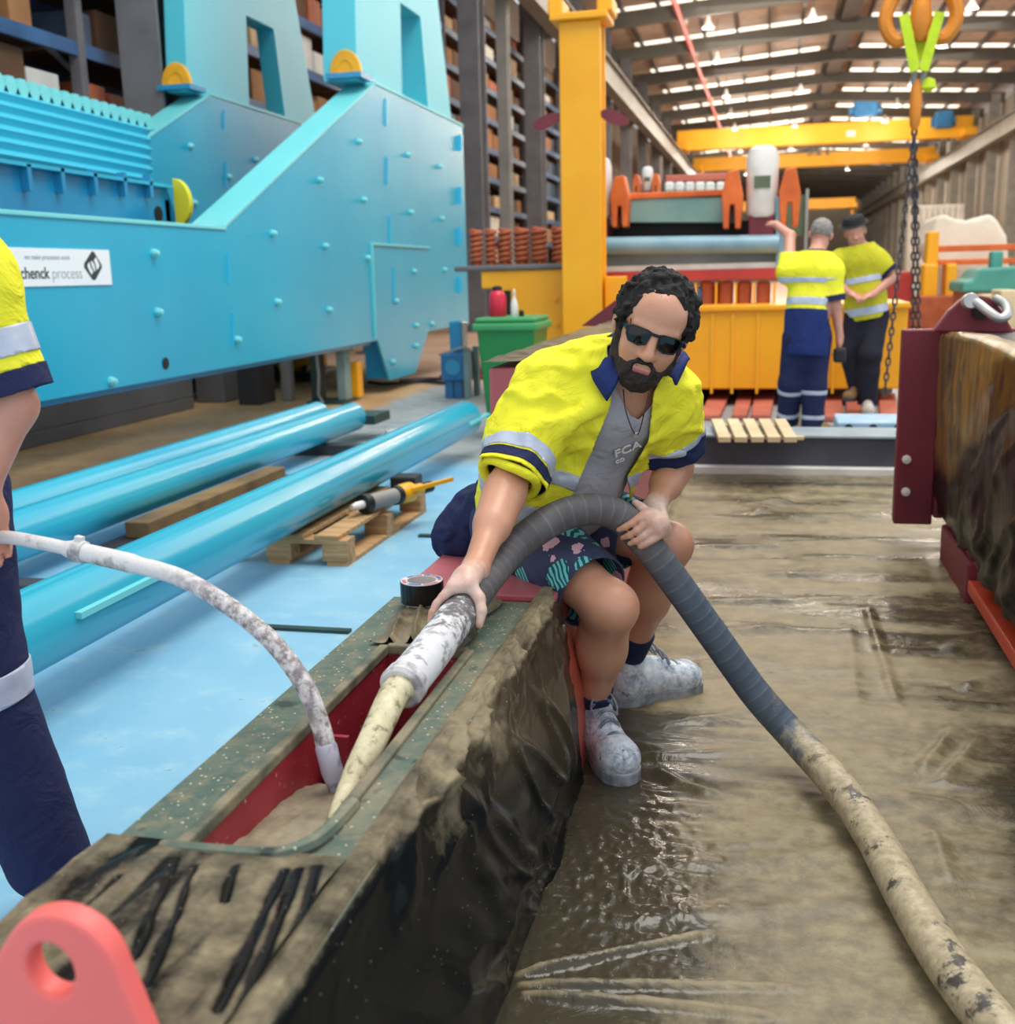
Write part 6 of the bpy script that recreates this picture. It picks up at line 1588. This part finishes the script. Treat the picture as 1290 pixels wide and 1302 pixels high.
# ------------------------------------------------------------------ other workers
def worker(label, J, fw, hw, skin_m, shirt_m, low_m, trous_m, hair_m, h=.009, sleeve=.75, split_t=None, tapes=(), leg_tapes=(), boots=None, hat=None, hands=(), s=1.0, toes=None, lowhem=None, armtape=False):
    root = thing('person', (J['pel'][0], J['pel'][1], 0), label, 'person')
    sp = nrm(J['neck']-J['pel']); lf = nrm(J['shL']-J['shR']); f = nrm(np.cross(lf, sp))
    hb = basis(J['head']-J['neck']+sp*.05, hw); hc = J['head']
    B = SDF(); p, nk = J['pel'], J['neck']; L = np.linalg.norm(nk-p)
    def torso(S, o):
        S.cap(p, p+sp*L*.4, .13+o, .13+o, .05, (f, .75)); S.cap(p+sp*L*.35, p+sp*L*.78, .135+o, .15+o, .05, (f, .70))
        S.cap(J['shR'], J['shL'], .058+o, None, .06); S.cap(p+sp*L*.8, nk, .09+o, .058+o, .07)
    torso(B, 0); B.cap(nk-sp*.03, hc-hb[:, 1]*.05, .056, .055, .03); head(B, hc, hb, .95*s)
    for k in 'RL':
        B.cap(J['sh'+k], J['el'+k], .048, .04, .03); B.cap(J['el'+k], J['wr'+k], .041, .028, .025)
        B.cap(J['hip'+k], J['kn'+k], .085, .058, .04); B.cap(J['kn'+k], J['an'+k], .056, .038, .03); B.cap(J['an'+k], J['an'+k]-np.array([0, 0, .05]), .036, .04, .02)
    for k, d, n, sd in hands: simple_hand(B, J['wr'+k], d, n, 1.0, .7, sd)
    b = finish('body', B, h*.75, skin_m, root, 2, attrs=lambda V: {'dust': np.zeros(len(V))})
    # trousers
    S = SDF(); S.cap(p-sp*.03, p+sp*.06, .142, .14, .05, (f, .82))
    for k in 'RL':
        S.cap(J['hip'+k], J['kn'+k], .105, .085, .05); S.cap(J['kn'+k], J['an'+k]+nrm(J['kn'+k]-J['an'+k])*.0, .085, .078, .04)
    V, F = S.mesh(h, lambda P: .012*(fbm(P*13, 3, 29)-.5))
    V, F = cut(V, F, V[:, 2]-min(J['anR'][2], J['anL'][2])+.012); V = relax(V, F, 1)
    def legfield(V):
        g = np.full(len(V), 9.); 
        for k in 'RL':
            t, d, Lk = seg_t(V[:, :3], J['kn'+k], J['an'+k]); t2, d2, _ = seg_t(V[:, :3], J['kn'+('L' if k == 'R' else 'R')], J['an'+('L' if k == 'R' else 'R')])
            g = np.where(d <= d2, t/Lk, g)
        return g
    parts = []
    for c, w in leg_tapes:
        gf = legfield(V); g = np.minimum(gf-(c-w), (c+w)-gf); parts.append(cut(V, F, g)); V, F = cut(V, F, -g)
    tr = mesh_obj('trousers', V, F, trous_m, root, sharp=0); thicken(tr, .004, 1)
    for v, ff in parts: thicken(mesh_obj('reflective_tape', v, ff, M['tape'], tr, sharp=0), .007, 1)
    # shirt
    S = SDF(); torso(S, .028); S.cap(p-sp*.10, p+sp*.1, .158, .155, .05, (f, .82))
    for k in 'RL':
        e = J['sh'+k]+(J['el'+k]-J['sh'+k])*(sleeve+.15); S.cap(J['sh'+k], e, .074, .072, .05)
    V, F = S.mesh(h, lambda P: .014*(fbm(P*np.array([11, 11, 8]), 3, 37)-.5))
    T = []
    for k in 'RL':
        t, d, Lk = seg_t(V, J['sh'+k], J['el'+k]); T += [t/Lk, d]
    V = np.hstack([V, np.stack(T, 1)])
    g = np.minimum(np.where((V[:, 4] < .11) & (V[:, 3] > .3), sleeve-V[:, 3], 1), np.where((V[:, 6] < .11) & (V[:, 5] > .3), sleeve-V[:, 5], 1))
    V, F = cut(V, F, g); hem = -.13 if lowhem is None else lowhem
    V, F = cut(V, F, np.minimum((V[:, :3]-p)@sp-hem, .2)); V, F = cut(V, F, np.minimum(-((V[:, :3]-nk)@sp)+.015, .2)); V, F = biggest(V, F, 200); V = relax(V, F, 1)
    pcs = []
    def tk(g, nm, mt):
        nonlocal V, F
        a = cut(V, F, g); V, F = cut(V, F, -g)
        if len(a[1]) > 3: pcs.append((nm, mt, largest(*a) if nm == 'cuff' else a))
    arm = lambda V: np.minimum(np.where(V[:, 3] > .25, V[:, 4]-.10, .1), np.where(V[:, 5] > .25, V[:, 6]-.10, .1))
    for c, w in tapes:
        t = (V[:, :3]-p)@sp/L; tk(np.minimum(np.minimum(t-(c-w), (c+w)-t)*L, arm(V)), 'reflective_tape', M['tape'])
    if split_t is not None:
        t = (V[:, :3]-p)@sp/L; tk(np.minimum((split_t-t)*L, arm(V)), 'shirt_tail', low_m)
    if armtape:
        for c in (3, 5): tk(np.where(V[:, c+1] < .11, np.minimum(V[:, c]-(sleeve-.48), (sleeve-.27)-V[:, c]), -.05), 'reflective_tape', M['tape'])
    for c in (3, 5):
        tk(np.where(V[:, c+1] < .11, V[:, c]-(sleeve-.17), -.05), 'cuff', M['navy'])
    sh = mesh_obj('shirt', V, F, shirt_m, root, sharp=0); thicken(sh, .005, 1)
    for nm, mt, (v, ff) in pcs: thicken(mesh_obj(nm, v, ff, mt, sh, sharp=0), .008, 1)
    # collar
    cc = nk+sp*.005; a = []
    for w in np.linspace(.35, 2*PI-.35, 24):
        a.append(cc+(f*math.cos(w)+lf*math.sin(w))*.072)
    ci_ = np.array(a)+sp*.028; co_ = cc+(np.array(a)-cc)*1.3-sp*.022
    thicken(fix_normals(mesh_obj('collar', np.vstack([ci_, co_]), [(i, i+1, 25+i-1+0, 24+i) for i in range(23)], M['navy'], sh, sharp=0)), .008, 0)
    # hair
    LH2 = lambda *q: hc+hb@np.array(q)*.95*s
    H = SDF(); H.ell(LH2(0, .042, -.02), (.08, .086, .094), hb, .02); H.ell(LH2(0, -.01, .085), (.085, .085, .08), hb, .015, 1); H.ell(LH2(0, -.09, .0), (.12, .07, .12), hb, .02, 1)
    finish('hair', H, max(.005, h*.6), hair_m, root, 0, lambda P: -.006*(vnoise(P*90, 3)-.5))
    if hat:
        m = MB(); c0 = LH2(0, .072, -.01)
        ht = m.lathe([(.115, .0), (.12, .006), (.094, .012), (.088, .04), (.075, .065), (.04, .078), (.001, .08)], c0, 28, ax=hb[:, 1]+hb[:, 2]*.12).build('hat', M['hat'], root, smooth=True); ht['label'] = 'black brimmed hat'
    for k in 'RL':
        an = J['an'+k]; S, heel, tip, d, sd = boot_sdf(an, toes[k], 1.0, toes[k][2], .07)
        V, F = S.mesh(max(.006, h*.8)); V, F = cut(V, F, V[:, 2]-toes[k][2]-.015); bt = mesh_obj('boot', V, F, boots[k], root, sharp=0)
        sole_mesh(heel, tip+d*.004, d, sd, 1.04, toes[k][2]).build('sole', M['sole'] if boots[k] is M['white_boot'] else M['dark_steel'], bt, bevel=.005)
    return root

# worker seen from behind at the cross beam
Yb = 8.55
q = lambda x, y, Y=Yb: at(x, y, Y=Y)
JB = dict(pel=q(1027, 425), neck=q(1037, 324, Yb+.08), head=q(1043, 300, Yb+.16), shR=q(1056, 346, Yb+.02), shL=q(1003, 346, Yb+.06), elR=q(1062, 388), wrR=q(1067, 428, Yb+.02), elL=q(1004, 300, Yb+.32), wrL=q(988, 287, Yb+.52),
          hipR=q(1038, 430), hipL=q(1013, 430), knR=q(1035, 490, Yb), knL=q(1005, 488, Yb+.02), anR=q(1032, 541, Yb), anL=q(1001, 535, Yb+.12))
toeB = {'R': JB['anR']*[1, 1, 0]+[.16, -.03, 0.0], 'L': JB['anL']*[1, 1, 0]+[-.02, .2, 0]}
pb_ = worker('worker seen from behind in yellow and navy shirt, one arm raised to the machine', JB, (0, 1, 0), (.1, 1, -.25), M['skin_fair'], M['hivis'], M['navy_bright'], M['navy'], M['grey_hair'],
             .010, .88, .30, ((.40, .045), (.66, .03)), ((.16, .05), (.78, .05)), {'R': M['brown_boot'], 'L': M['brown_boot']}, None, (('R', (0, 0, -1), (-1, 0, 0), 1), ('L', JB['wrL']-JB['elL'], (0, 0, -1), 1)), toes=toeB, lowhem=-.16)
gt = MB().box(tuple(JB['wrR']+[-.04, -.05, -.19]), tuple(JB['wrR']+[.05, .03, -.08])).build('grinder', M['black'], None, bevel=.02)
tag(gt, 'small black hand tool hanging in the hand of the man seen from behind', 'tool')
# worker in a black hat
Yh = 9.75
q = lambda x, y, Y=Yh: at(x, y, Y=Y)
JH = dict(pel=q(1101, 396), neck=q(1090, 314), head=q(1087, 296, Yh-.03), shR=q(1066, 333), shL=q(1116, 333), elR=q(1062, 356), wrR=q(1078, 372, Yh-.14), elL=q(1136, 352, Yh-.02), wrL=q(1110, 374, Yh-.17),
          hipR=q(1090, 400), hipL=q(1113, 402), knR=q(1079, 445, Yh-.03), knL=q(1106, 452, Yh-.16), anR=q(1092, 495, Yh), anL=q(1102, 512, Yh-.1))
zr = .13; toeH = {'R': np.array([JH['anR'][0]-.1, JH['anR'][1]-.16, JH['anR'][2]-.085]), 'L': np.array([JH['anL'][0]-.0, JH['anL'][1]-.2, max(0, JH['anL'][2]-.085)])}
ph_ = worker('man in a black hat and olive yellow shirt, hands held at his waist', JH, (0, -1, 0), (-.1, -1, -.05), M['skin_fair'], M['hivis_far'], M['hivis_far'], M['dark_trouser'], M['grey_hair'],
             .010, .74, None, ((.02, .06), (.50, .045)), (), {'R': M['brown_boot'], 'L': M['white_boot']}, True, (('R', (.7, -.6, -.3), (0, .3, -1), 1), ('L', (-.8, -.5, -.2), (0, .3, -1), -1)), toes=toeH, lowhem=-.06)
# worker at the picture edge holding the thin hose
q = lambda x, y, Y=1.78: at(x, y, Y=Y)
JL = dict(pel=q(-120, 600), neck=q(-110, 280, 1.80), head=q(-110, 180, 1.76), shR=q(-190, 330, 1.92), shL=q(-52, 352, 1.70), elR=q(-190, 480, 1.85), wrR=q(-70, 640, 1.66), elL=q(16, 515, 1.72), wrL=q(-22, 622, 1.69),
          hipR=q(-140, 620, 1.86), hipL=q(-66, 620, 1.74), knR=q(-150, 860, 1.9), knL=q(-34, 850, 1.70), anR=q(-150, 1080, 1.95), anL=q(62, 1092, 1.74))
toeL = {'R': JL['anR']*[1, 1, 0]+[.2, -.05, 0], 'L': JL['anL']*[1, 1, 0]+[.2, -.08, 0]}
hd = at(-12, 684, Y=1.70)-JL['wrL']
pl_ = worker('worker cut off by the picture edge, navy trousers and yellow sleeve, holding the thin hose', JL, (1, -.5, 0), (.9, -.3, -.3), M['skin_fair'], M['hivis'], M['navy'], M['navy'], M['grey_hair'],
             .0075, .93, .1, ((.12, .05), (.5, .05)), ((.10, .07),), {'R': M['brown_boot'], 'L': M['brown_boot']}, None, (('L', hd, (.2, -.2, -1), 1), ('R', (.8, -.3, -.3), (0, 0, -1), -1)), toes=toeL, armtape=True)
# ================================================================== light and camera
W = bpy.data.worlds.new('hall_daylight'); SC.world = W; W.use_nodes = True
bg = W.node_tree.nodes['Background']; bg.inputs[0].default_value = lin('eef3fb'); bg.inputs[1].default_value = 1.0
def area(name, loc, rot, sx, sy, power, col='ffffff'):
    l = bpy.data.lights.new(name, 'AREA'); l.shape = 'RECTANGLE'; l.size = sx; l.size_y = sy; l.energy = power; l.color = lin(col)[:3]
    o = bpy.data.objects.new(name, l); COL.objects.link(o); o.location = loc; o.rotation_euler = rot; return o
area('rooflight', (1.5, 7, 11.5), (math.radians(8), math.radians(6), 0), 5, 9, 1000, 'fffaf0')
area('rooflight', (3, 40, 11), (0, 0, 0), 12, 40, 2600, 'fff4e4')
cd = bpy.data.cameras.new('camera'); cam = bpy.data.objects.new('camera', cd); COL.objects.link(cam); SC.camera = cam
mw = Matrix([[float(v) for v in r]+[0] for r in CM]+[[0, 0, 0, 1]]); mw.translation = Vector(CC.tolist()); cam.matrix_world = mw
cd.sensor_fit = 'HORIZONTAL'; cd.sensor_width = 36; cd.lens = 36*CF/1290
cd.clip_end = 400; cd.clip_start = .05
cd.dof.use_dof = True; cd.dof.focus_distance = 2.55; cd.dof.aperture_fstop = 4.2
vs_ = SC.view_settings; vs_.view_transform = 'Standard'; vs_.look = 'None'; vs_.gamma = 1; vs_.exposure = 0.25; vs_.use_curve_mapping = False
